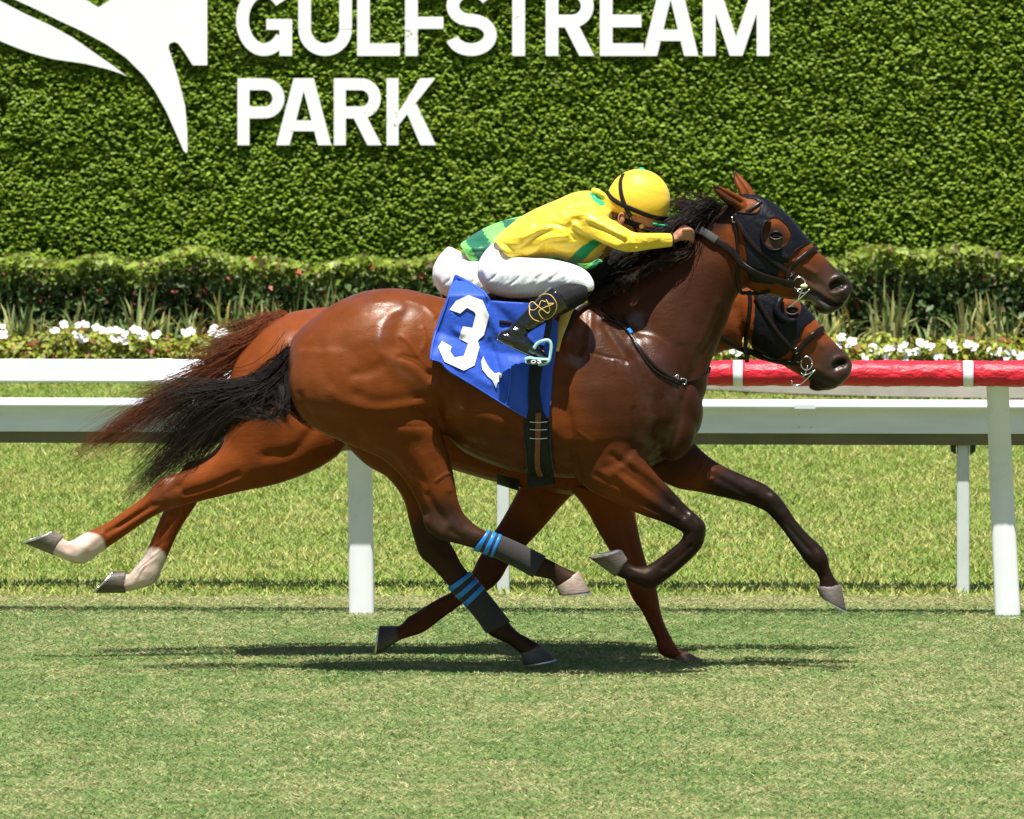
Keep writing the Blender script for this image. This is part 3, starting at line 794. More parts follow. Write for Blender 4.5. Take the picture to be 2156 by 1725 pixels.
def paint(me, base, marks, belly=None):
    """coat colours: marks (points, inner radius, outer radius, colour, (y centre, tol) or None, strength)"""
    V = getV(me); Q = proj(V); C = np.tile(np.array(base, float), (len(V), 1))
    nz = .5 * vnoise(V * 9, 40) + .5 * vnoise(V * 23, 41)
    C *= (.86 + .28 * nz)[:, None]
    for m in marks:
        pts, r0, r1, col, ymask, st = m
        d = pdist(Q, pts) + (nz - .5) * 10
        a = (1 - sstep(r0, r1, d)) * st
        if ymask is not None: a = a * (np.abs(V[:, 1] - ymask[0]) < ymask[1])
        C = C * (1 - a[:, None]) + np.array(col) * a[:, None]
    wet = np.zeros(len(V))
    for pts, r0, r1, st in (belly or []): wet = np.maximum(wet, (1 - sstep(r0, r1, pdist(Q, pts))) * st)
    set_col(me, 'coat', np.column_stack([C, wet])); return me

def strands(guides, n, seed, seg=14, rad=.0011, spread=.02, col=(.012, .009, .008), tipcol=(.05, .022, .012), lenv=.35, wav=.012, ysp=.05, stray=.12, mixg=.8):
    """hair: strands interpolated between guide lines (u, v, y) with clumping and stray ends"""
    r = np.random.default_rng(seed); G = [cr(np.array(g_, float), 6) for g_ in guides]
    G = [np.array([W(*p) for p in g_]) for g_ in G]
    t = np.linspace(0, 1, seg)
    def at(g_, tt):
        s = np.linspace(0, 1, len(g_)); return np.column_stack([np.interp(tt, s, g_[:, k]) for k in range(3)])
    V = []; T = []; Cc = []; b = 0
    nclump = max(6, n // 14); cl = [(r.integers(len(G)), r.integers(len(G)), r.random(), r.normal(0, 1, 3), r.random(2) * 6.28, .5 + r.random()) for _ in range(nclump)]
    ring = np.array([0, 2.094, 4.189])
    for i in range(n):
        c = cl[r.integers(nclump)]; L = 1 - lenv * r.random() ** 2
        P = at(G[c[0]], t * L) * (1 - c[2] * mixg) + at(G[c[1]], t * L) * c[2] * mixg
        env = t ** .8
        P = P + c[3] * np.array([spread, ysp, spread]) * (.35 + .65 * env)[:, None]
        k = stray if r.random() > .08 else stray * 5
        off = r.normal(0, 1, 3) * np.array([spread, ysp * .6, spread])
        P = P + off * (k * 2.2 + k * 3 * t ** 2)[:, None] + r.normal(0, .004, 3)
        ph = c[4]; P[:, 0] += wav * env * np.sin(t * 7 * c[5] + ph[0]); P[:, 2] += wav * env * np.sin(t * 6 * c[5] + ph[1] + r.normal(0, .25))
        P[:, 2] += wav * .5 * t * np.sin(t * 13 + r.random() * 6)
        Tn = np.gradient(P, axis=0); Tn /= np.linalg.norm(Tn, axis=1)[:, None] + 1e-9
        s1 = np.cross(Tn, (0, 1, 0.)); s1 /= np.linalg.norm(s1, axis=1)[:, None] + 1e-9; s2 = np.cross(Tn, s1)
        rd = rad * (.7 + .6 * r.random()) * (1 - .75 * t ** 2)
        for k_ in range(3):
            V.append(P + rd[:, None] * (math.cos(ring[k_]) * s1 + math.sin(ring[k_]) * s2))
        j = np.arange(seg - 1)
        for k_ in range(3):
            a0 = b + k_ * seg + j; a1 = b + ((k_ + 1) % 3) * seg + j
            T.append(np.column_stack([a0, a1, a1 + 1])); T.append(np.column_stack([a0, a1 + 1, a0 + 1]))
        cc = np.array(col) * (.6 + .8 * r.random()); tc = np.array(tipcol) * (.5 + r.random())
        q = np.clip(t * 1.2 - .35 + r.normal(0, .2), 0, 1)[:, None]; cc = cc * (1 - q) + tc * q
        Cc += [cc] * 3; b += 3 * seg
    me = fastmesh('hair', np.concatenate(V), tris=np.concatenate(T)); set_col(me, 'tint', np.concatenate(Cc)); return me

NY = -0.4
near = dict(y=NY, legline=930, headline=1545, blend=26,
  torso=[(608, 752, 606, 800, .05), (614, 716, 618, 855, .15), (636, 690, 655, 895, .215), (682, 652, 720, 925, .262), (747, 619, 800, 925, .288, 0, .05), (800, 608, 850, 925, .285, 0, .08), (850, 608, 892, 915, .27, 0, .1),
         (900, 619, 935, 915, .26, 0, .1), (950, 631, 975, 950, .265, 0, .1), (1010, 640, 1030, 976, .283, 0, .12), (1080, 640, 1090, 994, .29, 0, .15), (1150, 630, 1150, 1003, .283, 0, .22), (1210, 618, 1215, 1006, .262, 0, .3),
         (1258, 617, 1290, 1000, .24, 0, .3), (1305, 640, 1365, 985, .225, 0, .2), (1370, 690, 1430, 950, .20, 0, .1), (1440, 760, 1470, 910, .15), (1474, 812, 1481, 872, .08)],
  neck=[(1240, 640, 1400, 900, .17, 0, .3), (1268, 606, 1478, 845, .155, 0, .35), (1310, 568, 1493, 778, .135, 0, .35), (1362, 542, 1505, 746, .115, 0, .3), (1409, 520, 1520, 708, .10, 0, .25), (1459, 490, 1535, 668, .09, 0, .2), (1503, 450, 1549, 628, .083, 0, .15), (1535, 428, 1572, 600, .08)],
  head=[(1528, 432, 1552, 545, .07), (1560, 411, 1558, 590, .092, 0, .1), (1593, 411, 1588, 614, .104, 0, .05), (1622, 425, 1622, 622, .106), (1660, 456, 1652, 629, .098, 0, -.1), (1690, 492, 1678, 632, .082, 0, -.1), (1721, 527, 1700, 634, .068, 0, -.05), (1750, 556, 1716, 642, .06),
        (1774, 578, 1730, 660, .058), (1789, 592, 1750, 660, .056), (1795, 606, 1768, 650, .046), (1790, 618, 1780, 640, .026)],
  ears=[([(1580, 438, 1548, 450, .026, .012), (1572, 428, 1538, 438, .030), (1560, 414, 1526, 430, .030, -.012), (1536, 399, 1513, 417, .024, -.024), (1516, 390, 1502, 402, .015, -.032), (1497, 381, 1494, 386, .004, -.04)], NY - .052),
        ([(1596, 424, 1560, 424, .026, -.012), (1591, 410, 1556, 409, .030), (1580, 392, 1549, 394, .030, .012), (1566, 376, 1544, 378, .024, .024), (1554, 364, 1542, 366, .014, .032), (1546, 355, 1543, 357, .004, .04)], NY + .052)],
  blobs=[(1330, 850, NY - .145, 95, 150, .085, 18), (1330, 850, NY + .145, 95, 150, .085, 18), (1262, 960, NY - .17, 70, 62, .055, -25), (1415, 900, NY - .10, 50, 70, .09, 0), (1415, 900, NY + .10, 50, 70, .09, 0),
         (1738, 648, NY, 22, 13, .036, 0)],
  legs=[
   dict(name='near_hind', st=[(880, 735, 624, 735, .120, -.15), (908, 800, 607, 800, .145, -.16), (918, 850, 620, 858, .145, -.16), (927, 893, 662, 903, .118, -.15), (937, 930, 742, 940, .088, -.14), (947, 965, 805, 968, .072, -.138), (956, 1005, 848, 1010, .060, -.14),
        (963, 1045, 874, 1050, .050, -.145), (974, 1077, 889, 1084, .044, -.14), (992, 1098, 900, 1115, .041, -.14), (1006, 1109, 925, 1135, .038, -.14), (1016, 1115, 965, 1146, .035, -.14), (1027, 1120, 1004, 1157, .033, -.14), (1045, 1127, 1028, 1166, .032, -.14), (1065, 1135, 1049, 1174, .032, -.14), (1105, 1153, 1090, 1194, .033, -.14),
        (1143, 1172, 1120, 1211, .036, -.14), (1163, 1182, 1140, 1216, .034, -.14), (1184, 1193, 1160, 1221, .028, -.14), (1214, 1206, 1170, 1234, .034, -.14)]),
   dict(name='far_hind', st=[(930, 880, 700, 910, .10, .13), (932, 940, 765, 975, .085, .13), (932, 1000, 815, 1006, .068, .13), (935, 1060, 848, 1050, .054, .13), (938, 1100, 861, 1098, .046, .13), (945, 1136, 874, 1144, .042, .13), (958, 1160, 885, 1172, .042, .13), (970, 1184, 905, 1190, .038, .13), (978, 1196, 926, 1213, .035, .13),
        (988, 1208, 949, 1239, .033, .13), (1004, 1226, 968, 1259, .032, .13), (1018, 1243, 985, 1277, .032, .13), (1044, 1275, 1009, 1307, .033, .13), (1076, 1316, 1030, 1336, .036, .13), (1092, 1332, 1045, 1345, .034, .13), (1112, 1343, 1072, 1358, .029, .13), (1138, 1359, 1097, 1377, .034, .13)]),
   dict(name='near_fore', st=[(1345, 915, 1200, 950, .085, -.15), (1358, 962, 1216, 1008, .078, -.155), (1380, 996, 1245, 1034, .068, -.155), (1412, 1029, 1290, 1055, .057, -.15), (1446, 1066, 1342, 1081, .046, -.15), (1472, 1089, 1398, 1101, .041, -.15), (1485, 1105, 1432, 1118, .041, -.15),
        (1485, 1130, 1438, 1126, .041, -.15), (1474, 1157, 1431, 1140, .037, -.15), (1446, 1186, 1412, 1156, .031, -.15), (1419, 1209, 1386, 1176, .030, -.15), (1392, 1229, 1362, 1191, .034, -.15), (1369, 1241, 1345, 1193, .036, -.15), (1346, 1232, 1332, 1191, .031, -.15), (1319, 1221, 1320, 1186, .029, -.15), (1292, 1210, 1318, 1178, .033, -.15)]),
   dict(name='far_fore', st=[(1450, 920, 1350, 990, .085, .14), (1486, 956, 1419, 1026, .075, .14), (1519, 979, 1469, 1036, .064, .14), (1569, 1002, 1519, 1047, .052, .14), (1609, 1019, 1569, 1059, .045, .14), (1634, 1039, 1597, 1070, .043, .14), (1652, 1060, 1615, 1080, .042, .14), (1676, 1096, 1642, 1109, .034, .14),
        (1702, 1126, 1669, 1146, .031, .14), (1730, 1152, 1692, 1179, .034, .14), (1742, 1172, 1706, 1196, .035, .14), (1748, 1198, 1718, 1206, .030, .14), (1758, 1218, 1726, 1226, .030, .14), (1771, 1237, 1722, 1238, .034, .14)]),
  ])
Ln, Lf = (NY - .15, .13), (NY + .14, .13)
near['strokes'] = [
  # hip, croup and thigh
  (SR([(900, 215), (800, 270), (755, 350), (745, 490), (800, 575), (960, 645), (1080, 750), (1140, 840)]), 10, 4), (SR([(910, 300), (870, 380), (850, 490)]), 16, -6), (SR([(700, 150), (850, 165), (1000, 165)]), 16, 4),
  (SR([(900, 420), (960, 470), (1020, 560)]), 5, 4), (SR([(880, 575), (1000, 620), (1090, 700)]), 3.5, -4), (SR([(910, 560), (1020, 600), (1110, 690)]), 3.2, -3), (SR([(950, 150), (1080, 200), (1150, 270)]), 5, 4), (SR([(1060, 360), (1085, 440), (1060, 520)]), 5, 3.5),
  (SR([(560, 700), (650, 690), (750, 640)]), 13, -6), (SR([(570, 850), (680, 905), (820, 905), (960, 880), (1090, 870)]), 13, -6), (SR([(400, 830), (540, 925), (720, 968), (900, 950), (1050, 920)]), 15, 7),
  (SR([(250, 1030), (500, 1090), (760, 1070), (960, 1020), (1100, 1020)]), 26, -16), (SR([(880, 1110), (1080, 1120), (1150, 1250)]), 24, 9), (SR([(980, 1260), (1110, 1400)]), 22, 6), (SR([(730, 1240), (850, 1275), (960, 1420), (1080, 1560)]), 8, 6),
  (SR([(560, 1200), (800, 1360), (960, 1560)]), 24, -12, Ln), (SR([(1000, 885), (1140, 852)]), 3, -3), (SR([(1000, 958), (1150, 985)]), 4, -6), (SR([(1090, 900), (1140, 930)]), 3, -3), (SR([(1160, 1495), (1230, 1445), (1290, 1440)]), 3, 4),
  (SR([(820, 1060), (920, 1090), (1090, 1090)]), 3, -2.5), (SR([(1130, 770), (1215, 830), (1240, 900), (1250, 1010)]), 9, 10), (SR([(1120, 700), (1145, 850), (1190, 1050)]), 8, -12), (SR([(1270, 960), (1370, 940)]), 17, 7),
  (SR([(240, 420), (300, 340), (400, 265), (450, 245)]), 3, -2.5), (SR([(300, 430), (400, 620), (520, 780)]), 34, 5), (SR([(150, 850), (200, 1000)]), 7, -5), (SR([(300, 480), (330, 700), (450, 860)]), 12, -3),
  ([(880, 1000), (910, 1060), (935, 1095)], 9, -5, Ln), ([(935, 960), (945, 1030)], 10, 5, Ln), ([(893, 1095), (905, 1115), (930, 1128)], 10, 4, Ln), ([(985, 1118), (1010, 1128)], 9, 3, Ln),
  # flank and ribs
  ([(960, 815), (975, 860), (1000, 900)], 14, 6), ([(990, 932), (1060, 940), (1100, 950)], 12, 8), ([(985, 908), (1060, 918), (1110, 928)], 8, -6), ([(970, 962), (1050, 978), (1120, 982)], 10, -7),
  ([(1000, 870), (1080, 895)], 12, 3), ([(1150, 940), (1190, 965)], 8, -5), ([(1158, 900), (1195, 925)], 10, 3), ([(1160, 955), (1200, 985)], 3, -3), ([(1156, 968), (1196, 998)], 3, -3),
  # shoulder, breast
  (SS([(330, 260), (325, 400), (310, 520), (255, 600), (175, 560), (140, 450)]), 8, 6), (SS([(240, 420), (245, 510)]), 13, -8), (SS([(440, 340), (520, 470), (600, 580)]), 11, -8), (SS([(560, 330), (680, 470), (700, 600)]), 12, 6), (SS([(350, 545), (450, 573), (560, 590), (610, 615)]), 2.8, -3.5),
  (SS([(500, 600), (503, 690)]), 2.6, 2), (SS([(620, 640), (670, 850)]), 3.0, -2.5), (SS([(560, 610), (585, 690)]), 2.6, 2), (SS([(790, 680), (870, 850), (850, 1010)]), 30, 10), (SS([(650, 960), (655, 1250)]), 6, -5), (SS([(120, 860), (180, 1080), (215, 1340), (262, 1510)]), 10, -14),
  (SS([(380, 860), (390, 1150)]), 38, 12), (SS([(440, 1400), (560, 1345), (650, 1262), (705, 1300)]), 10, -5), (SS([(1010, 900), (985, 1090), (910, 1250), (800, 1370)]), 8, -9), (SS([(1000, 500), (1060, 700), (1030, 850)]), 9, -6), (SS([(240, 1130), (420, 1260)]), 3, 2), (SS([(660, 500), (760, 760), (740, 980)]), 3, -2),
  (SS([(640, 1330), (740, 1450)]), 20, 3), (SS([(580, 1430), (760, 1560), (930, 1680)]), 8, -6, Ln), (SS([(510, 1480), (640, 1610), (820, 1710)]), 5.5, -5, Ln),
  (SS([(1080, 1490), (1150, 1400), (1180, 1320)]), 2.6, 3, Lf), (SS([(1120, 1470), (1240, 1480), (1245, 1420)]), 2.6, 3, Lf),
  # forearm
  ([(1290, 960), (1345, 1000), (1395, 1040), (1440, 1085)], 8, -6, Ln), ([(1330, 975), (1375, 1005)], 14, 5, Ln), ([(1255, 1000), (1310, 1030), (1380, 1075), (1425, 1100)], 6, -4, Ln), ([(1455, 1085), (1480, 1110)], 9, 4, Ln), ([(1440, 1150), (1395, 1195)], 5, -3, Ln),
  ([(1500, 1000), (1560, 1035), (1610, 1065)], 6, -4, Lf), ([(1628, 1045), (1640, 1060)], 8, 3, Lf), ([(1665, 1115), (1700, 1155)], 5, -3, Lf), ([(1725, 1165), (1735, 1175)], 9, 3, Lf),
  ([(1455, 1150), (1400, 1198)], 4.5, -4, Ln), ([(1357, 1216)], 13, 4, Ln), ([(1466, 1114)], 15, 4, Ln), ([(1448, 1122)], 6, -4, Ln), ([(1325, 1205)], 8, -3, Ln), ([(1626, 1050)], 15, 4, Lf), ([(1660, 1105), (1706, 1162)], 4.5, -4, Lf), ([(1724, 1180)], 13, 4, Lf), ([(1735, 1212)], 8, -3, Lf),
  ([(905, 1100), (930, 1120)], 12, 5, Ln), ([(950, 1118), (975, 1135)], 7, -4, Ln), ([(900, 1150), (920, 1180)], 12, 4, Lf), ([(945, 1165)], 8, -4, Lf), ([(870, 1020), (895, 1080)], 6, -5, Ln),
  # neck
  ([(1545, 560), (1530, 640), (1480, 740), (1455, 800)], 12, -7), ([(1500, 560), (1470, 660), (1420, 760)], 24, 6), ([(1540, 470), (1560, 540), (1570, 590)], 10, -9), ([(1340, 640), (1420, 590), (1490, 520)], 14, -4),
  ([(1510, 640), (1480, 720)], 10, 5),
  # ears and head
  ([(1562, 426), (1532, 409), (1507, 392)], 6, -9, (NY - .09, .06)), ([(1576, 414), (1562, 388), (1551, 370)], 6.5, -10, (NY + .06, .07)),
  ([(1600, 560), (1640, 590)], 32, 7), ([(1632, 478), (1648, 490)], 14, 4), ([(1612, 500), (1620, 515), (1645, 518), (1662, 508)], 7, -4), ([(1650, 540), (1690, 560), (1715, 575)], 6, 6), ([(1640, 552), (1690, 580), (1720, 600)], 8, -5),
  ([(1768, 584), (1780, 590)], 9, 5), ([(1699, 612), (1718, 620), (1739, 634), (1759, 643), (1779, 640)], 4.2, -15), ([(1704, 603), (1725, 615), (1745, 629)], 6, 4), ([(1703, 622), (1722, 634), (1742, 648)], 5, 5), ([(1755, 604), (1763, 599), (1773, 597)], 8.5, -20), ([(1743, 608), (1747, 594), (1760, 585), (1776, 584), (1786, 592)], 4.5, 6), ([(1748, 616), (1762, 618), (1776, 612)], 5, 4), ([(1690, 600), (1700, 615), (1712, 622)], 4, -4), ([(1720, 590), (1740, 610), (1750, 625)], 5, -3),
  ([(1612, 620), (1580, 600), (1562, 560)], 8, 4),
]
near['neckwidth'] = .1
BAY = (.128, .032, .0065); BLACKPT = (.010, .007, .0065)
near_marks = [
  ([(1440, 1060), (1470, 1105), (1475, 1150), (1390, 1210), (1300, 1200)], 34, 110, BLACKPT, (NY - .15, .14), .97),
  ([(1560, 1030), (1640, 1065), (1700, 1150), (1745, 1240)], 36, 110, BLACKPT, (NY + .14, .14), .97),
  ([(1140, 1195), (1200, 1220)], 30, 50, BLACKPT, (NY - .15, .14), 1.0), ([(1060, 1340), (1120, 1370)], 30, 50, BLACKPT, (NY + .14, .14), 1.0),
  ([(930, 1110), (1000, 1140), (1200, 1215)], 30, 90, (.03, .016, .011), (NY - .15, .14), .9),
  ([(905, 1150), (960, 1220), (1130, 1370)], 36, 100, (.03, .016, .011), (NY + .14, .14), .9),
  ([(1765, 605), (1760, 640), (1725, 650)], 28, 100, (.014, .011, .0105), None, .97), ([(1700, 590), (1730, 600)], 20, 55, (.075, .035, .021), None, .6),
  ([(1634, 498)], 15, 36, (.022, .012, .009), None, .85), ([(1755, 604), (1763, 599), (1772, 597)], 8, 13, (.006, .004, .004), None, 1.0), ([(1699, 612), (1718, 620), (1739, 634), (1759, 643), (1779, 640)], 2.5, 5, (.008, .006, .006), None, .9), ([(1708, 625), (1722, 634), (1740, 647)], 4, 9, (.085, .075, .072), None, .6),
  ([(1262, 600), (1310, 560), (1400, 520), (1520, 440)], 20, 48, (.010, .007, .006), None, .95),
  ([(1497, 383), (1506, 396)], 6, 16, (.02, .011, .008), None, .8), ([(1545, 357), (1545, 366)], 4, 12, (.02, .011, .008), None, .8), ([(1540, 425), (1512, 408)], 5, 12, (.05, .018, .008), None, .7),
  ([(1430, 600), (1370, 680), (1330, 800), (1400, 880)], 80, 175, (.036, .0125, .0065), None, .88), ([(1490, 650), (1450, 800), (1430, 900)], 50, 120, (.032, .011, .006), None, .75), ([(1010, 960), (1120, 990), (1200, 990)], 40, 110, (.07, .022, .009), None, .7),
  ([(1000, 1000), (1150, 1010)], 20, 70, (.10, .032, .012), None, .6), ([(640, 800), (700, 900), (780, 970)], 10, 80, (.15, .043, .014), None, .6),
]
hr1 = empty('race_horse', W(1060, 1408, NY), label='bay race horse with black legs nearest the camera wearing the blue number 3 cloth', cat='horse')
WET1 = [(SS([(340, 260), (325, 440)]), 16, 38, .95), (SS([(150, 440), (200, 560), (270, 600)]), 11, 28, .95), (SS([(690, 320), (700, 450), (650, 610)]), 13, 34, .95), (SS([(760, 620), (850, 850), (860, 1000), (810, 1150)]), 26, 58, .85), (SS([(450, 560), (590, 640)]), 6, 18, .9), (SS([(470, 350), (590, 520)]), 5, 14, .5),
        (SR([(560, 130), (850, 170), (1000, 160)]), 14, 46, .9), (SR([(880, 225), (765, 340), (748, 500), (830, 600)]), 5, 17, .9), (SR([(900, 640), (1090, 760)]), 8, 24, .9), (SR([(360, 240), (250, 400)]), 20, 60, .35), (SR([(1300, 960)]), 10, 24, .7), (SR([(1390, 1200), (1500, 1220)]), 6, 15, .8), (SR([(110, 480), (90, 650)]), 8, 22, .4),
        ([(1470, 690), (1440, 780)], 20, 60, .25), ([(1365, 950)], 10, 24, .8), ([(1460, 1090), (1480, 1120)], 10, 30, .7), ([(1740, 600), (1770, 630), (1720, 640)], 25, 60, .9), ([(1630, 505)], 12, 30, .9), ([(920, 1095), (985, 1118)], 12, 36, .5), ([(1620, 1045), (1640, 1060)], 12, 30, .6), ([(1500, 990), (1570, 1020)], 8, 26, .3), ([(1660, 1110), (1700, 1150)], 6, 20, .6)]
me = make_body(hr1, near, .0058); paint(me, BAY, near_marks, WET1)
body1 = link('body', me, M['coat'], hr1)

FY = 0.39
far = dict(y=FY, legline=960, headline=1545, blend=22,
  torso=[(489, 772, 476, 845, .05), (508, 742, 474, 890, .15), (552, 695, 500, 930, .22), (600, 662, 560, 950, .262), (660, 649, 640, 955, .285), (740, 645, 720, 950, .28), (830, 652, 820, 950, .265), (930, 662, 930, 983, .27), (1020, 668, 1042, 1015, .28), (1120, 665, 1120, 1030, .285, 0, .15),
         (1220, 650, 1210, 1042, .26, 0, .25), (1290, 655, 1290, 1032, .235, 0, .2), (1350, 690, 1360, 1008, .2), (1420, 760, 1420, 960, .15), (1452, 800, 1458, 900, .08)],
  neck=[(1250, 655, 1420, 900, .16, 0, .3), (1290, 640, 1450, 850, .15, 0, .3), (1350, 618, 1468, 800, .12, 0, .3), (1420, 606, 1488, 768, .10, 0, .2), (1490, 598, 1514, 744, .088, 0, .15), (1545, 594, 1564, 732, .082)],
  head=[(1540, 596, 1556, 690, .07), (1580, 582, 1586, 734, .095), (1612, 588, 1610, 750, .104), (1650, 608, 1637, 763, .104), (1685, 637, 1660, 777, .096, 0, -.1), (1715, 670, 1685, 791, .082, 0, -.1), (1737, 699, 1700, 799, .068), (1765, 729, 1716, 810, .06), (1783, 747, 1733, 822, .06), (1794, 766, 1755, 819, .054), (1791, 786, 1770, 810, .036), (1784, 796, 1776, 806, .015)],
  ears=[([(1590, 590, 1560, 600, .026), (1570, 578, 1545, 590, .028), (1552, 566, 1532, 578, .022), (1530, 552, 1526, 557, .004)], FY - .052), ([(1590, 590, 1560, 600, .026), (1570, 578, 1545, 590, .028), (1552, 566, 1532, 578, .022), (1530, 552, 1526, 557, .004)], FY + .052)],
  blobs=[(1320, 880, FY - .13, 90, 130, .09, 15), (1320, 880, FY + .13, 90, 130, .09, 15), (1722, 812, FY, 20, 12, .036, 0)],
  legs=[
   dict(name='near_hind', st=[(735, 860, 480, 810, .115, -.14), (738, 905, 475, 855, .12, -.15), (726, 945, 472, 895, .118, -.15), (688, 977, 470, 930, .105, -.15), (638, 1001, 455, 955, .09, -.15), (574, 1022, 434, 971, .073, -.15), (514, 1034, 408, 985, .06, -.15), (455, 1048, 380, 994, .050, -.15), (400, 1061, 348, 1003, .043, -.15),
        (360, 1072, 324, 1022, .040, -.15), (325, 1087, 300, 1048, .036, -.15), (285, 1113, 265, 1073, .033, -.15), (245, 1141, 226, 1100, .032, -.15), (214, 1162, 196, 1114, .034, -.15), (190, 1181, 174, 1125, .037, -.15), (168, 1188, 152, 1138, .035, -.15), (143, 1181, 138, 1138, .030, -.15), (108, 1167, 131, 1128, .033, -.15)]),
   dict(name='far_hind', st=[(700, 860, 490, 830, .11, .14), (690, 940, 480, 890, .105, .14), (640, 990, 470, 920, .09, .14), (570, 1015, 455, 940, .075, .14), (510, 1030, 440, 956, .06, .14), (462, 1040, 420, 966, .05, .14), (436, 1046, 390, 974, .044, .14), (420, 1054, 378, 1000, .042, .14), (410, 1068, 362, 1040, .037, .14),
        (392, 1094, 342, 1080, .033, .14), (372, 1129, 324, 1124, .032, .14), (356, 1165, 306, 1164, .033, .14), (344, 1194, 288, 1190, .036, .14), (327, 1227, 272, 1208, .037, .14), (293, 1240, 265, 1211, .031, .14), (258, 1248, 262, 1205, .033, .14)]),
   dict(name='far_fore', st=[(1240, 1010, 1110, 980, .08, .13), (1186, 1062, 1090, 1032, .066, .13), (1149, 1106, 1062, 1085, .055, .13), (1105, 1153, 1034, 1130, .047, .13), (1073, 1188, 1006, 1178, .043, .13), (1056, 1217, 993, 1205, .042, .13), (1036, 1238, 970, 1230, .037, .13), (1012, 1250, 951, 1246, .033, .13), (974, 1272, 916, 1264, .031, .13),
        (928, 1305, 875, 1290, .032, .13), (893, 1331, 858, 1300, .035, .13), (860, 1342, 845, 1315, .031, .13), (836, 1350, 829, 1320, .033, .13)]),
   dict(name='near_fore', st=[(1339, 1040, 1190, 1020, .08, -.13), (1339, 1085, 1230, 1068, .066, -.13), (1345, 1120, 1258, 1118, .055, -.13), (1353, 1155, 1279, 1153, .049, -.13), (1363, 1190, 1298, 1187, .045, -.13), (1380, 1228, 1317, 1224, .045, -.13), (1387, 1262, 1330, 1258, .043, -.13), (1391, 1286, 1350, 1286, .035, -.13), (1400, 1315, 1366, 1318, .031, -.13),
        (1413, 1341, 1380, 1347, .033, -.13), (1428, 1366, 1388, 1376, .036, -.13), (1446, 1375, 1414, 1388, .032, -.13)]),
  ])
Fn, Ff = (FY - .15, .13), (FY + .14, .13)
far['strokes'] = [([(560, 700), (540, 800), (560, 880)], 30, 7), ([(620, 720), (600, 800), (640, 890)], 10, -6), ([(560, 960), (620, 950), (660, 900)], 12, -7), ([(500, 1000), (440, 1025), (390, 1040)], 7, -5, Fn), ([(342, 1015), (352, 1045)], 14, 6, Fn), ([(330, 1062), (225, 1122)], 4.5, -5, Fn), ([(178, 1155)], 14, 5, Fn), ([(145, 1155)], 7, -4, Fn), ([(305, 1200)], 14, 5, Ff), ([(375, 1070), (325, 1160)], 5, -5, Ff), ([(375, 1025)], 9, -5, Fn), ([(1345, 1240)], 16, 4, Fn), ([(1370, 1290), (1400, 1350)], 4.5, -4, Fn), ([(1020, 1205)], 16, 4, Ff), ([(990, 1250), (880, 1310)], 4.5, -4, Ff), ([(320, 1060), (250, 1110)], 5, -4, Fn),
  ([(215, 1125), (180, 1150)], 6, 3, Fn), ([(1600, 690), (1640, 730)], 32, 7), ([(1652, 640), (1676, 645)], 14, 5), ([(1650, 690), (1700, 730)], 7, -4), ([(1705, 700), (1730, 730)], 6, 5), ([(1695, 790), (1715, 794), (1735, 800), (1755, 806)], 3.4, -9), ([(1760, 771), (1767, 767), (1776, 765)], 8, -19), ([(1748, 772), (1754, 760), (1768, 752), (1782, 754)], 4.5, 6), ([(1715, 775), (1745, 790)], 6, 4),
  ([(1545, 650), (1570, 720)], 10, -7), ([(1310, 1100), (1340, 1200)], 7, -4, Fn), ([(1150, 1050), (1060, 1180)], 7, -4, Ff)]
CHEST = (.175, .042, .0095); DKCH = (.085, .026, .012); SOCK = (.62, .50, .43)
far_marks = [
  ([(1060, 1170), (1010, 1215), (900, 1300), (830, 1340)], 40, 120, (.05, .018, .010), (FY + .13, .15), .8), ([(1340, 1180), (1360, 1250), (1440, 1385)], 40, 120, (.10, .026, .013), (FY - .13, .15), .7),
  ([(190, 1158), (150, 1150), (120, 1146)], 28, 36, SOCK, (FY - .15, .14), .96), ([(300, 1205), (320, 1185), (262, 1228)], 28, 36, SOCK, (FY + .14, .14), .96),
  ([(150, 1160), (140, 1145)], 5, 18, (.44, .24, .18), (FY - .15, .14), .45), ([(200, 1140), (185, 1165)], 3, 12, (.48, .30, .24), (FY - .15, .14), .5), ([(310, 1195)], 4, 14, (.48, .30, .24), (FY + .14, .14), .45),
  ([(262, 1212), (250, 1225)], 10, 26, (.45, .25, .19), (FY + .14, .14), .4),
  ([(1768, 770), (1760, 805), (1720, 812)], 22, 85, (.022, .016, .014), None, .92), ([(1760, 770), (1767, 766), (1775, 765)], 8, 12, (.006, .004, .004), None, 1.0), ([(1695, 790), (1735, 800), (1755, 806)], 2.5, 5, (.012, .008, .008), None, .9), ([(1666, 655)], 12, 30, (.04, .02, .012), None, .8),
  ([(1752, 700), (1780, 735)], 2, 7, (.7, .66, .62), None, .55), ([(1440, 760), (1500, 690)], 40, 100, DKCH, None, .4), ([(360, 1010), (330, 1050)], 10, 40, (.12, .03, .012), (FY - .15, .14), .4),
]
hr2 = empty('race_horse', W(1400, 1392, FY), label='chestnut race horse with white hind socks running on the rail side behind the bay', cat='horse')
me = make_body(hr2, far, .0078); paint(me, CHEST, far_marks, [([(1740, 760), (1770, 800)], 25, 60, .7), ([(600, 680), (660, 670)], 20, 60, .5), ([(350, 1010), (350, 1050)], 12, 40, .5)])
body2 = link('body', me, M['coat2'], hr2)

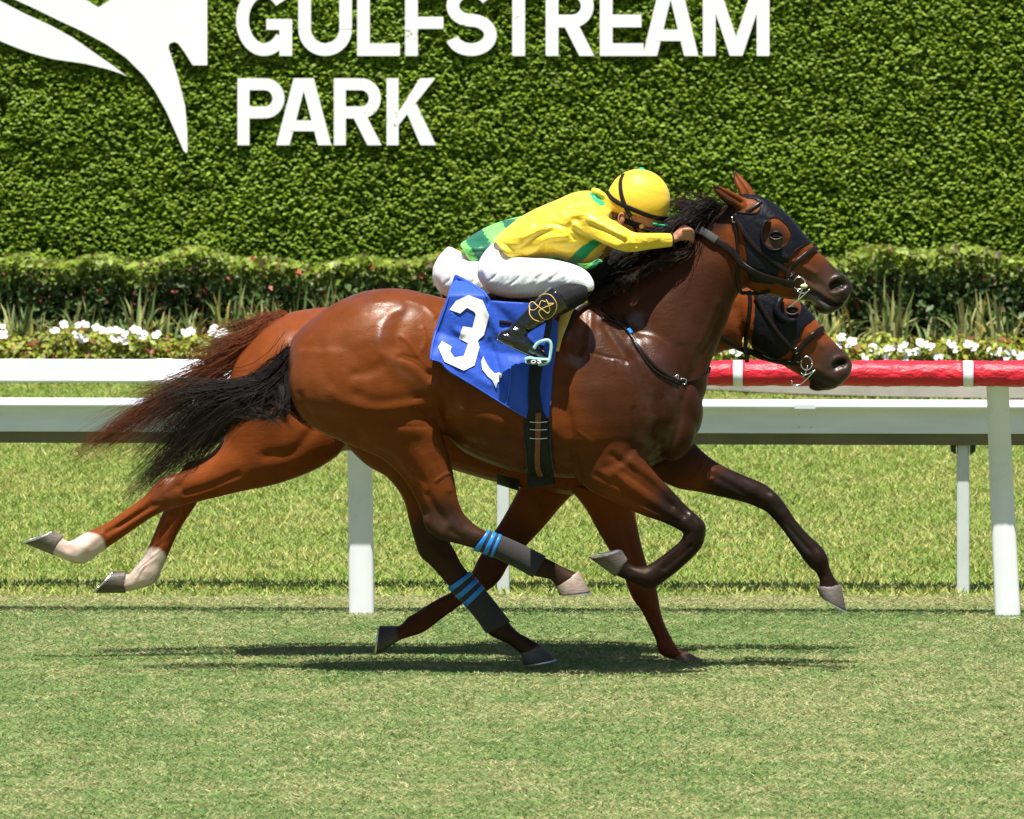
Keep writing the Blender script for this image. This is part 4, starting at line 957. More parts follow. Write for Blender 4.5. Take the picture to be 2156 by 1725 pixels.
# hooves with shoes
HG, HD = (.10, .085, .074), (.060, .053, .05)
build_hoof(hr1, NY - .14, (1222, 1208), (1245, 1249), (1178, 1255), (1171, 1235), .040, (.26, .20, .16))
build_hoof(hr1, NY + .13, (1142, 1360), (1171, 1390), (1103, 1402), (1096, 1377), .040, HD)
build_hoof(hr1, NY - .15, (1289, 1210), (1240, 1174), (1308, 1157), (1320, 1176), .042, HG)
build_hoof(hr1, NY + .14, (1772, 1238), (1783, 1290), (1727, 1257), (1720, 1238), .042, HG)
build_hoof(hr2, FY - .15, (104, 1166), (48, 1143), (112, 1119), (131, 1126), .041, (.13, .11, .09))
build_hoof(hr2, FY + .14, (256, 1249), (196, 1249), (238, 1204), (262, 1203), .041, (.10, .085, .07))
build_hoof(hr2, FY + .13, (836, 1352), (789, 1382), (797, 1318), (829, 1318), .042, HD)
build_hoof(hr2, FY - .13, (1450, 1374), (1484, 1393), (1426, 1396), (1414, 1387), .042, (.12, .05, .035), shoe=False)

# tails and manes
y = NY
tA = [(613, 738, y), (590, 790, y), (542, 832, y - .01), (482, 850, y - .02), (420, 890, y), (355, 965, y), (262, 1048, y)]
tB = [(613, 738, y), (585, 775, y), (530, 815, y), (460, 835, y), (400, 872, y), (350, 930, y), (285, 1005, y)]
tC = [(611, 745, y), (598, 805, y), (550, 850, y - .03), (490, 876, y - .03), (440, 920, y), (385, 975, y), (335, 1020, y)]
tD = [(613, 736, y), (575, 765, y), (520, 806, y), (450, 820, y), (380, 840, y), (330, 872, y), (292, 915, y)]
tE = [(606, 750, y), (560, 790, y), (480, 806, y - .02), (400, 803, y), (330, 792, y), (272, 780, y)]
tF = [(600, 770, y), (552, 835, y - .02), (505, 865, y), (470, 905, y), (432, 958, y), (400, 990, y)]
tail1 = [tA, tA, tA, tB, tB, tC, tC, tD, tE, tF]
link('tail', strands(tail1, 2300, 1, rad=.0011, spread=.014, wav=.020, ysp=.03, seg=15, lenv=.55, stray=.14, mixg=.5, col=(.010, .007, .006), tipcol=(.035, .018, .011)), M['hair_black'], hr1)
loop = [[(606, 780, y - .05), (604, 840, y - .08), (560, 872, y - .08), (510, 862, y - .07), (490, 850, y - .06)], [(604, 800, y - .05), (598, 862, y - .08), (560, 880, y - .08), (520, 870, y - .07)],
        [(608, 790, y - .06), (612, 850, y - .10), (640, 890, y - .12), (680, 915, y - .14)], [(560, 845, y - .05), (590, 850, y - .10), (625, 875, y - .12), (660, 905, y - .14)], [(520, 835, y - .05), (500, 860, y - .06), (530, 875, y - .06), (510, 885, y - .06)]]
link('tail_lock', strands(loop, 420, 2, rad=.0010, spread=.010, wav=.008, ysp=.02, col=(.010, .007, .006), tipcol=(.02, .012, .008)), M['hair_black'], hr1)
y = FY
tail2 = [
 [(600, 660, y), (560, 668, y), (515, 688, y), (475, 693, y), (440, 690, y)], [(592, 664, y), (540, 690, y), (500, 712, y), (460, 722, y), (425, 735, y)],
 [(580, 672, y), (525, 715, y), (470, 752, y), (400, 802, y), (330, 842, y), (240, 895, y), (160, 950, y)],
 [(566, 688, y), (515, 740, y), (455, 785, y), (385, 825, y), (300, 875, y), (205, 940, y), (145, 972, y)],
 [(560, 695, y), (505, 765, y), (450, 802, y), (395, 850, y), (320, 910, y), (235, 960, y)],
 [(575, 680, y), (520, 728, y), (462, 768, y), (395, 812, y), (320, 860, y), (250, 905, y), (190, 945, y)]]
link('tail', strands(tail2, 1500, 3, rad=.00095, spread=.018, wav=.018, lenv=.5, stray=.12, mixg=.5, ysp=.04, col=(.24, .066, .018), tipcol=(.09, .028, .013), seg=15), M['hair_black'], hr2)
y = NY
crest = cr([(1248, 628), (1290, 588), (1340, 556), (1392, 532), (1440, 505), (1480, 473), (1515, 438)], 8)
gm = []
for i, (u, v) in enumerate(crest):
    t = i / (len(crest) - 1)
    fl = 70 + 35 * math.sin(t * 3.1)
    gm.append([(u, v, y - .01), (u - fl * .25, v - 14, y - .02), (u - fl * .6, v - 6, y - .05), (u - fl, v + 14 + 20 * (1 - t), y - .06)])
def mane(gl, n, seed, **k):
    """short strips: each strand takes one guide and its neighbour"""
    out = []
    r = np.random.default_rng(seed); me_all = []
    step = max(1, len(gl) // 12)
    for i in range(0, len(gl) - step, step):
        me_all.append(strands(gl[i:i + step + 1], n // 12, seed + i, **k))
    return me_all
def join_meshes(ms, name):
    V = []; T = []; C = []; b = 0
    for m in ms:
        v = getV(m); V.append(v); f = np.empty(len(m.polygons) * 3, np.int32); m.polygons.foreach_get('vertices', f); T.append(f.reshape(-1, 3) + b); b += len(v)
        c = np.empty(len(v) * 4, np.float32); m.attributes['tint'].data.foreach_get('color', c); C.append(c.reshape(-1, 4)); bpy.data.meshes.remove(m)
    me = fastmesh(name, np.concatenate(V), tris=np.concatenate(T)); set_col(me, 'tint', np.concatenate(C)); return me
ms = mane(gm, 1900, 11, seg=9, rad=.0016, spread=.012, wav=.008, ysp=.022, lenv=.5, col=(.012, .009, .008), tipcol=(.016, .010, .008))
# hanging near-side hair over the lower neck and the tuft blown back at the poll
gl2 = [[(1262 + 24 * i, 616 - 13 * i, y - .03), (1256 + 24 * i, 624 - 12 * i, y - .09), (1244 + 22 * i, 636 - 12 * i, y - .12)] for i in range(9)]
ms += mane([g_ for g_ in gl2 for _ in range(2)], 1000, 70, seg=8, rad=.0014, spread=.010, wav=.006, ysp=.012, lenv=.5)
tuft = [[(1520, 436, y), (1490, 425, y), (1455, 413, y), (1412, 402 + 3, y)], [(1512, 442, y), (1480, 440, y), (1445, 432, y), (1408, 420, y)], [(1505, 452, y), (1470, 455, y), (1440, 452, y), (1412, 430, y)], [(1500, 458, y), (1475, 470, y), (1460, 482, y)], [(1515, 440, y), (1485, 432, y), (1450, 428, y), (1425, 425, y)]]
ms.append(strands(tuft, 420, 90, seg=10, rad=.0015, spread=.012, wav=.006, ysp=.02, lenv=.4))
ms.append(strands([[(1512, 440, y), (1515, 420, y), (1508, 405, y)], [(1520, 436, y), (1530, 418, y), (1534, 408, y)]], 14, 91, seg=8, rad=.0008, spread=.02, ysp=.02))
link('mane', join_meshes(ms, 'mane'), M['hair_black'], hr1)
# eyes
for root, bo_, (u, v) in ((hr1, body1, (1634, 497)), (hr2, body2, (1668, 655))):
    o_ = origin_of(bo_); bq = BVHTree.FromPolygons([Vector(q.co) + o_ for q in bo_.data.vertices], [tuple(p.vertices) for p in bo_.data.polygons])
    d_ = Vector((u - CX, FPX, -(v - HY))).normalized(); yy = bq.ray_cast(Vector(CAM), d_)[0].y + .006
    c = W(u, v, yy); e = link('eye', Geo().add(ellipsoid(c, (.024, .017, .018), 20, 14)).me(), M['eye'], root)
    for s, dv in ((1, -9), (-1, 8)):
        P = [W(u + du, v + dv * (1 - (du / 15) ** 2), yy - .016 + .011 * (du / 15) ** 2) for du in (-14, -9, -3, 3, 9, 14)]
        me = mesh('eyelid', *tube(P, [.002, .004, .005, .005, .004, .002], 8, 2)); set_col(me, 'tint', np.tile((.02, .012, .009), (len(me.vertices), 1)))
        link('eyelid', me, M['hair_black'], e)

# leg bandages on the bay's hind legs, held with three strips of blue tape each
def bandage(root, st, y0, i0, i1, tapes):
    sub = 6; S = [list(s) + [0.0] * (7 - len(s)) for s in st]; A = cr(S, sub); A = A[int(i0 * sub):int(i1 * sub) + 1]
    def shell(B, g0, n=24):
        V = []; F = []
        for s in B:
            y = y0 + s[5]; a = np.array(W(s[0], s[1], y)); b = np.array(W(s[2], s[3], y)); c = (a + b) / 2; h = (a - b) / 2; L = np.linalg.norm(h); h = h * (L + g0) / L; w = s[4] + g0
            for k_ in range(n):
                t = 2 * math.pi * k_ / n; V.append(c + h * math.cos(t) + np.array((0, 1, 0)) * w * math.sin(t))
        for i in range(len(B) - 1):
            for k_ in range(n): F.append((i * n + k_, i * n + (k_ + 1) % n, (i + 1) * n + (k_ + 1) % n, (i + 1) * n + k_))
        F += [tuple(range(n - 1, -1, -1)), tuple(range((len(B) - 1) * n, len(B) * n))]
        return recalc(mesh('bandage', V, F))
    o = link('leg_bandage', shell(A, .0075), M['bandage'], root)
    nn = len(A) - 1
    for (t0, t1) in tapes:
        ts = np.linspace(t0, t1, 4) * nn
        B = np.array([[np.interp(t, np.arange(len(A)), A[:, k_]) for k_ in range(7)] for t in ts])
        link('tape_strip', shell(B, .0095), M['tape'], o)
bandage(hr1, near['legs'][0]['st'], NY, 11.9, 16.3, ((.0, .09), (.16, .26), (.32, .40)))
bandage(hr1, near['legs'][1]['st'], NY, 8.9, 12.9, ((.0, .10), (.20, .31), (.42, .53)))
# ------------------------------------------------------------------ tack helpers
def bvh_of(*objs):
    V = []; F = []
    for o in objs:
        off = origin_of(o) ; b = len(V)
        V += [Vector(v.co) + off for v in o.data.vertices]; F += [tuple(i + b for i in p.vertices) for p in o.data.polygons]
    return BVHTree.FromPolygons(V, F)
CAMV = Vector(CAM)
def hit(bv, u, v):
    d = Vector((u - CX, FPX, -(v - HY))).normalized(); h = bv.ray_cast(CAMV, d)
    return (np.array(h[0]), np.array(h[1])) if h[0] is not None else None
def fill_nan(a):
    i = np.arange(len(a)); ok = ~np.isnan(a); return np.interp(i, i[ok], a[ok])
def on_surface(bv, pts, off, sub=6, sm=3, yfall=None):
    """points of a line laid on a surface: 3-D points and outward normals"""
    A = cr(np.array([p[:2] for p in pts], float), sub); ys = np.full(len(A), np.nan); Nn = np.zeros((len(A), 3))
    for i, (u, v) in enumerate(A):
        h = hit(bv, u, v)
        if h is not None: ys[i] = h[0][1]; Nn[i] = h[1]
    if np.all(np.isnan(ys)): ys[:] = yfall
    ys = fill_nan(ys)
    if yfall is not None: pass
    Nn[np.linalg.norm(Nn, axis=1) < .1] = (0, -1, 0)
    for _ in range(sm):
        p = np.pad(ys, 1, 'edge'); ys2 = (p[:-2] + p[1:-1] * 2 + p[2:]) / 4; ys = np.minimum(ys2, ys + .003)
        q = np.pad(Nn, ((1, 1), (0, 0)), 'edge'); Nn = q[:-2] + q[1:-1] * 2 + q[2:]; Nn /= np.linalg.norm(Nn, axis=1)[:, None]
    P = np.array([W(u, v, y) for (u, v), y in zip(A, ys)]) + Nn * off
    return P, Nn
def ribbon3(P, Nn, w, th, taper=None):
    """flat strap of width w and thickness th along P lying against a surface with normals Nn"""
    P = np.asarray(P); T = np.gradient(P, axis=0); T /= np.linalg.norm(T, axis=1)[:, None] + 1e-12
    S = np.cross(Nn, T); S /= np.linalg.norm(S, axis=1)[:, None] + 1e-12
    N2 = np.cross(T, S); ww = np.full(len(P), w) if np.isscalar(w) else np.asarray(w)
    V = []; F = []; prof = [(-.5, -.5), (-.5, .15), (-.38, .5), (.38, .5), (.5, .15), (.5, -.5)]
    for i in range(len(P)):
        for a, b in prof: V.append(P[i] + S[i] * a * ww[i] + N2[i] * b * th)
    n = len(prof)
    for i in range(len(P) - 1):
        for k in range(n): F.append((i * n + k, i * n + (k + 1) % n, (i + 1) * n + (k + 1) % n, (i + 1) * n + k))
    F += [tuple(range(n - 1, -1, -1)), tuple(range((len(P) - 1) * n, len(P) * n))]
    return V, F
def strap(name, bv, pts, wpx, parent, m, off=.004, th=.005, sub=6, sm=3, yfall=None):
    P, Nn = on_surface(bv, pts, off, sub, sm, yfall)
    w = U(wpx) if np.isscalar(wpx) else np.interp(np.linspace(0, 1, len(P)), np.linspace(0, 1, len(wpx)), [U(q) for q in wpx])
    return link(name, recalc(Geo().add(ribbon3(P, Nn, w, th)).me(name)), M[m], parent)
def thread(name, bv, pts, rpx, parent, m, off=.003, sub=5, sm=2, yfall=None):
    P, Nn = on_surface(bv, pts, off, sub, sm, yfall)
    return link(name, recalc(Geo().add(tube(P, U(rpx), 6)).me(name)), M[m], parent)
def buckle(parent, bv, u, v, wpx, hpx, ang, off=.008):
    c = math.cos(R(ang)); s = math.sin(R(ang)); P = []
    for a, b in ((-1, -1), (0, -1), (1, -1), (1, 0), (1, 1), (0, 1), (-1, 1), (-1, 0), (-1, -1)):
        P.append((u + (a * wpx * c - b * hpx * s) / 2, v + (a * wpx * s + b * hpx * c) / 2))
    h = hit(bv, u, v); y = (h[0][1] if h is not None else 0) - off
    return link('buckle', recalc(Geo().add(tube([W(p[0], p[1], y) for p in P], U(1.1), 6)).me()), M['steel'], parent)

def hood_from(body, poly, holes, off, name, m, parent_kw, th=.003):
    """cloth hood: the part of the head's surface inside an outline, lifted off it on both sides"""
    me0 = body.data; o0 = np.array(origin_of(body)); V = getV(me0) + o0; N0 = getN(me0); Q = proj(V)
    ins = inpoly(Q, poly)
    for h in holes: ins &= ~inpoly(Q, h)
    if not len(V): return
    nf = len(me0.polygons); ls = np.empty(nf, np.int32); lt = np.empty(nf, np.int32); me0.polygons.foreach_get('loop_start', ls); me0.polygons.foreach_get('loop_total', lt)
    vi = np.empty(len(me0.loops), np.int32); me0.loops.foreach_get('vertex_index', vi)
    q = lt == 4; F = vi[(ls[q][:, None] + np.arange(4))]; F = F[ins[F].sum(1) >= 3]
    # keep only the head block in depth
    used = np.unique(F); mp = np.full(len(V), -1); mp[used] = np.arange(len(used)); P = V[used] + N0[used] * off; F = mp[F]
    me = fastmesh(name, P, quads=F)
    # soften the ragged border
    E = getE(me); deg = np.maximum(np.bincount(E.ravel(), minlength=len(P)), 1).astype(float)
    cnt = {}
    ek = {}
    for f in F:
        for a, b in ((f[0], f[1]), (f[1], f[2]), (f[2], f[3]), (f[3], f[0])):
            k = (min(a, b), max(a, b)); ek[k] = ek.get(k, 0) + 1
    BE = np.array([k for k, c in ek.items() if c == 1])
    for _ in range(6):
        bd = np.bincount(BE.ravel(), minlength=len(P)).astype(float); isb = bd > 0
        Lm = lap(P, BE, np.maximum(bd, 1)); P[isb] += .5 * (Lm[isb] - P[isb])
    setV(me, P)
    return me

HB = bvh_of(body1)
# ------------------------------------------------------------------ bay: blinker hood, bridle, breast strap
hood = empty('blinker_hood', W(1640, 560, NY), label='black nylon blinker hood on the bay horse, open around the eye and ear', cat='hood')
hp = SH([(455, 30), (560, 40), (700, 60), (860, 130), (1000, 240), (1130, 360), (1240, 490), (1330, 610), (1290, 640), (1180, 690), (1110, 760), (1060, 850), (1010, 890), (960, 960), (900, 1120), (760, 1115), (600, 1085), (575, 860), (572, 720), (530, 560), (490, 420), (440, 300), (380, 200), (330, 150), (330, 60)])
eyeh = SH([(790, 350), (870, 328), (950, 330), (1030, 400), (1085, 490), (1080, 580), (1030, 650), (960, 690), (880, 690), (800, 650), (765, 590), (760, 500), (770, 420)])
earh = SH([(440, 40), (560, 80), (660, 95), (715, 150), (725, 210), (680, 262), (560, 265), (450, 250), (390, 190), (330, 130), (370, 40)])
hm = hood_from(body1, hp, [eyeh, earh], .0045, 'hood', None, None)
link('fabric', hm, M['hood'], hood)
HB2 = bvh_of(body1, [c for c in hood.children if c.name.startswith('fabric')][0])
# eye cup: a raised half rim behind the eye
cup = cr(SH([(850, 330), (780, 360), (740, 430), (722, 520), (735, 610), (790, 690), (880, 728), (960, 720), (1000, 690)]), 5)
V = []; F = []
hh = hit(HB2, *SH([(700, 560)])[0]); yb = hh[0][1]
inn = cr(SH([(860, 345), (800, 380), (770, 440), (758, 520), (768, 600), (810, 665), (880, 692), (950, 688), (985, 670)]), 5)
for i in range(len(cup)):
    k = math.sin(math.pi * i / (len(cup) - 1)) ** .5; mid = (cup[i] * .62 + inn[i] * .38)
    V += [W(*cup[i], yb + .004), W(*cup[i], yb - .014 * k), W(*mid, yb - .030 * k - .004), W(*inn[i], yb - .026 * k - .002), W(*(inn[i] * .9 + cup[i] * .1), yb + .012)]
for i in range(len(cup) - 1):
    for j in range(4): F.append((i * 5 + j, i * 5 + j + 1, i * 5 + 5 + j + 1, i * 5 + 5 + j))
o = link('eye_cup', recalc(mesh('cup', V, F)), M['hood'], hood); sm = o.modifiers.new('s', 'SOLIDIFY'); sm.thickness = .003
thread('hem', HB2, SH([(1330, 612), (1290, 636), (1180, 690), (1110, 760), (1060, 850), (1010, 890)]), 1.3, hood, 'hood')
thread('hem', HB2, SH([(440, 300), (490, 420), (530, 560), (572, 720), (575, 860), (600, 1085)]), 1.3, hood, 'hood')
thread('hem', HB2, SH([(450, 252), (560, 268), (680, 264), (728, 210), (715, 150), (660, 97), (560, 82)]), 1.1, hood, 'hood')

bridle = empty('bridle', W(1690, 600, NY), label='dark leather bridle with steel ring bit and long rein on the bay horse', cat='bridle')
strap('cheekpiece', HB2, SH([(420, 280), (480, 400), (560, 530), (680, 680), (820, 800), (960, 910), (1060, 985), (1130, 1060)]), 9.5, bridle, 'leather', .008, .006)
strap('throatlatch', HB2, SH([(395, 300), (420, 390), (445, 500), (460, 700), (458, 900), (450, 1080), (500, 1220), (620, 1215)]), 7.5, bridle, 'leather', .006, .005)
o = strap('noseband', HB2, SH([(1395, 695), (1330, 725), (1240, 790), (1160, 860), (1090, 930), (1060, 1000), (1050, 1120)]), 11, bridle, 'leather', .008, .008)
strap('browband', HB2, SH([(560, 260), (620, 220), (690, 170), (740, 130)]), 7, bridle, 'leather', .006, .005)
strap('jaw_strap', HB2, SH([(520, 1225), (640, 1230), (760, 1215), (850, 1190)]), 8, bridle, 'hood', .008, .006)
buckle(bridle, HB2, *SH([(1075, 995)])[0], 9, 12, -40)
buckle(bridle, HB2, *SH([(415, 340)])[0], 8, 12, -5)
yb = hit(HB2, *SH([(1180, 1080)])[0])[0][1]
bc = SH([(1195, 1110)])[0]
ringP = [W(bc[0] + 13 * math.cos(a), bc[1] + 13 * math.sin(a), yb - .014) for a in np.linspace(0, 2 * math.pi, 25)]
bit = link('bit_ring', recalc(Geo().add(tube(ringP, U(1.7), 8)).me()), M['steel'], bridle)
link('bit_guard', Geo().add(ellipsoid(W(*SH([(1255, 1145)])[0], yb - .024), (U(8), U(5), U(5)), 14, 8)).me(), M['pale'], bridle)
for seg in ([(1325, 1180), (1230, 1270), (1130, 1350), (1065, 1400)], [(1235, 1185), (1195, 1270), (1175, 1330)], [(1170, 1200), (1240, 1230), (1330, 1185)]):
    P = [W(*q, yb - .02 + .01 * i / 3) for i, q in enumerate(SH(seg))]
    link('bit_shank', recalc(Geo().add(tube(P, U(1.5), 7, 4)).me()), M['steel'], bridle)
# rein: rubber grip at the hand, leather to the bit
rein = strap('rein', HB2, SA([(850, 625), (900, 655), (960, 700), (1030, 775), (1110, 835), (1200, 880), (1290, 908), (1360, 925), (1420, 940)]), 14, bridle, 'leather', .016, .006, sm=10)
strap('rein_grip', HB2, SA([(680, 585), (720, 570), (770, 575), (830, 608), (870, 635)]), 17, bridle, 'leather_grey', .018, .009, sm=6)
link('rein_keeper', recalc(Geo().add(ribbon3(*on_surface(HB2, SA([(1355, 920), (1405, 938)]), .018, 4), U(19), .010)).me()), M['leather'], bridle)

bst = empty('breast_strap', W(1400, 790, NY), label='thin black breast strap with blue tape looping round the bay horse neck', cat='strap')
strap('strap', HB, SA([(30, 1125), (120, 1190), (210, 1265), (260, 1340), (330, 1440), (420, 1540), (500, 1600), (580, 1640), (640, 1645), (720, 1630), (790, 1590), (812, 1540)]), 5.5, bst, 'leather', .006, .005)
strap('strap', HB, SA([(30, 1195), (100, 1205), (180, 1250), (235, 1310), (290, 1400), (360, 1510), (440, 1590), (520, 1630), (580, 1660)]), 4.5, bst, 'leather', .006, .005)
strap('strap', HB, SA([(185, 1160), (200, 1210), (230, 1270)]), 4.5, bst, 'leather', .006, .005)
strap('tape_wrap', HB, SA([(220, 1272), (245, 1305)]), 9, bst, 'tape', .008, .009)
buckle(bst, HB, *SA([(622, 1645)])[0], 11, 11, 10)
buckle(bst, HB, *SA([(575, 1625)])[0], 4, 16, 10)

# ------------------------------------------------------------------ saddle cloth with number
poly = SC([(455, 130), (560, 185), (660, 250), (692, 292), (712, 325), (800, 330), (980, 340), (1100, 380), (1195, 480), (1190, 630), (1157, 830), (1136, 1172), (1050, 1160), (968, 1176), (900, 1135), (820, 1092), (700, 1018), (600, 952), (480, 880), (400, 832), (350, 775), (310, 757), (268, 755), (275, 690), (300, 560), (345, 430), (385, 330), (420, 210)])
pa = np.array(poly); u0, v0 = pa.min(0) - 12; u1, v1 = pa.max(0) + 12; ST = 3.0
gu = np.arange(u0, u1, ST); gv = np.arange(v0, v1, ST); YF = np.full((len(gv), len(gu)), np.nan)
for j, v in enumerate(gv):
    for i, u in enumerate(gu):
        h = hit(HB, u, v)
        if h is not None and h[0][1] < NY + .05: YF[j, i] = h[0][1]
msk = np.isnan(YF)
YF[msk] = NY - .10
def blur(A, it):
    for _ in range(it):
        P = np.pad(A, 1, 'edge'); A = (P[:-2, 1:-1] + P[2:, 1:-1] + P[1:-1, :-2] + P[1:-1, 2:] + 4 * A) / 8
    return A
Y0 = YF.copy(); YF = blur(YF, 60); YF = np.minimum(YF, Y0 - .0); YF = blur(YF, 12) - .012
UU, VV = np.meshgrid(gu, gv)
Qg = np.column_stack([UU.ravel(), VV.ravel()])
# the loose rear half swings away from the flank, folds fan from the girth
lo = sstep(1060, 905, UU) * sstep(560, 800, VV); YF -= .055 * lo
YF = np.minimum(YF, NY - .20 * sstep(575, 625, VV) - .06)
fold = np.zeros(len(Qg))
for pts, rad, amp in ((SC([(430, 420), (440, 520), (500, 560)]), 7, .008), (SC([(610, 640), (680, 760), (800, 1000)]), 7, .012), (SC([(700, 620), (760, 800), (830, 1020)]), 6, -.008), (SC([(850, 760), (830, 950), (815, 1090)]), 4, .006),
                      (SC([(690, 300), (700, 420), (770, 560), (840, 560)]), 9, .012), (SC([(330, 650), (380, 720), (480, 880)]), 8, -.006), (SC([(420, 250), (380, 460), (300, 680)]), 8, -.006), (SC([(900, 780), (940, 1000)]), 8, .006), (SC([(540, 830), (700, 930)]), 8, .006), (SC([(700, 330), (850, 480), (960, 560)]), 10, -.008), (SC([(1090, 880), (1075, 1080)]), 5, -.006)):
    fold += amp * np.exp(-(pdist(Qg, cr(pts, 4)) / rad) ** 2)
YF = YF - fold.reshape(YF.shape)
def yat(P):
    fu = np.clip((P[:, 0] - gu[0]) / ST, 0, len(gu) - 1.001); fv = np.clip((P[:, 1] - gv[0]) / ST, 0, len(gv) - 1.001)
    i = fu.astype(int); j = fv.astype(int); a = fu - i; b = fv - j
    return YF[j, i] * (1 - a) * (1 - b) + YF[j, i + 1] * a * (1 - b) + YF[j + 1, i] * (1 - a) * b + YF[j + 1, i + 1] * a * b
def draped(poly, name, off, maxe=5.0):
    """an outline cut from cloth and laid over the cloth's fall"""
    bm = bmesh.new(); pp = []
    for k in range(len(poly)):
        a = np.array(poly[k]); b = np.array(poly[(k + 1) % len(poly)]); n = max(1, int(np.hypot(*(b - a)) / maxe))
        pp += [tuple(a + (b - a) * i / n) for i in range(n)]
    es = []; vs = [bm.verts.new((p[0], p[1], 0)) for p in pp]
    for k in range(len(vs)): es.append(bm.edges.new((vs[k], vs[(k + 1) % len(vs)])))
    bmesh.ops.triangle_fill(bm, use_beauty=True, edges=es)
    for _ in range(6):
        long = [e for e in bm.edges if e.calc_length() > maxe * 1.5]
        if not long: break
        bmesh.ops.subdivide_edges(bm, edges=long, cuts=1); bmesh.ops.triangulate(bm, faces=bm.faces)
    P = np.array([v.co[:2] for v in bm.verts]); Y = yat(P) - off
    for v, p, y in zip(bm.verts, P, Y): v.co = W(p[0], p[1], y)
    bmesh.ops.recalc_face_normals(bm, faces=bm.faces)
    if sum(f.normal.y * f.calc_area() for f in bm.faces) > 0: bmesh.ops.reverse_faces(bm, faces=bm.faces)
    me = bpy.data.meshes.new(name); bm.to_mesh(me); bm.free(); return me
sc_root = empty('saddle_cloth', W(1000, 800, NY - .3), label='blue saddle cloth with white number 3 on the bay horse', cat='saddle cloth')
o = link('cloth', draped(poly, 'cloth', 0, 4.0), M['cloth'], sc_root); s = o.modifiers.new('s', 'SOLIDIFY'); s.thickness = .006; s.offset = -1
three = SC([(412, 388), (458, 325), (548, 283), (650, 320), (698, 430), (660, 572), (614, 612), (628, 660), (592, 790), (514, 828), (376, 765), (330, 658), (357, 615), (426, 655), (416, 690), (447, 733), (515, 722), (547, 632), (479, 596), (508, 509), (577, 519), (601, 425), (590, 404), (537, 375), (489, 416)])
o = link('number', draped(three, 'number', .0055, 2.6), M['clothwhite'], sc_root)
emb = SC([(655, 725), (640, 760), (648, 820), (690, 872), (722, 900), (736, 932), (748, 956), (758, 912), (772, 906), (768, 886), (786, 878), (794, 852), (768, 842), (738, 850), (702, 812), (672, 762)])
link('emblem', draped(emb, 'emblem', .0055, 2.6), M['clothwhite'], sc_root)
def clothline(name, pts, rpx, m, off=.004):
    A = cr(np.array(SC(pts)), 6); Y = yat(A) - off; return link(name, recalc(Geo().add(tube([W(a[0], a[1], y) for a, y in zip(A, Y)], U(rpx), 6)).me()), M[m], sc_root)
clothline('hem', [(280, 748), (350, 768), (408, 826), (600, 944), (820, 1082), (966, 1166)], .9, 'stitch')
clothline('hem', [(448, 140), (395, 330), (312, 560), (284, 690), (278, 745)], .9, 'stitch')
clothline('seam', [(862, 780), (848, 900), (832, 1020), (815, 1088)], 1.2, 'stitch')
clothline('hem', [(470, 150), (560, 200), (655, 262), (684, 300)], .9, 'stitch')

# ------------------------------------------------------------------ saddle, girth, stirrup
saddle = empty('saddle', W(1120, 640, NY), label='small black racing saddle with yellow foam pad under the near jockey', cat='saddle')
g = Geo(); g.add(loft([(1010, 622, 1012, 640, .06), (1040, 617, 1042, 642, .12, 0, .2), (1100, 622, 1100, 646, .15, 0, .2), (1160, 620, 1160, 644, .13, 0, .2), (1215, 608, 1222, 636, .09), (1238, 602, 1242, 622, .05)], NY, 20, 4))
link('seat', recalc(g.me()), M['leather'], saddle)
P, Nn = on_surface(HB, SC([(1400, 330), (1330, 350), (1270, 400), (1230, 500), (1195, 600), (1172, 700)]), .020, 5, 4)
link('foam_pad', recalc(Geo().add(ribbon3(P, Nn, np.interp(np.linspace(0, 1, len(P)), [0, .4, 1], [U(30), U(24), U(14)]), .018)).me()), M['foam'], saddle)
P, Nn = on_surface(HB, SC([(1425, 345), (1345, 385), (1300, 440), (1265, 520), (1215, 620)]), .014, 5, 4)
link('saddle_edge', recalc(Geo().add(ribbon3(P, Nn, np.interp(np.linspace(0, 1, len(P)), [0, .4, 1], [U(18), U(20), U(6)]), .014)).me()), M['leather'], saddle)
class YFB: pass
cl = [c for c in sc_root.children if c.name.startswith('cloth')][0]
CB = bvh_of(body1, cl)
girth = strap('girth', CB, SC([(1045, 640), (1035, 800), (1022, 950), (1030, 1100), (1048, 1250), (1058, 1400), (1062, 1500), (1068, 1580), (1080, 1660)]), (26, 27, 24, 28, 55, 58, 58, 58, 56), saddle, 'elastic', .006, .007, sm=2)
CB2 = bvh_of(body1, cl, girth)
strap('girth_strap', CB2, SC([(1052, 1130), (1050, 1230), (1048, 1340), (1045, 1450), (1050, 1530), (1068, 1580)]), 11.5, girth, 'leather_brown', .006, .006)
for v in (1195, 1250, 1312): thread('buckle_bar', CB2, SC([(990, v), (1050, v + 4), (1118, v)]), 1.0, girth, 'steel', .008)
thread('piping', CB2, SC([(942, 1190), (958, 1350), (975, 1550)]), 1.2, girth, 'bandage', .004)
thread('piping', CB2, SC([(1158, 830), (1135, 1200), (1140, 1400), (1165, 1580)]), 1.2, girth, 'bandage', .006)
strap('side_strap', CB2, SC([(768, 478), (800, 482), (860, 490), (900, 500)]), 8, saddle, 'leather', .006, .005)
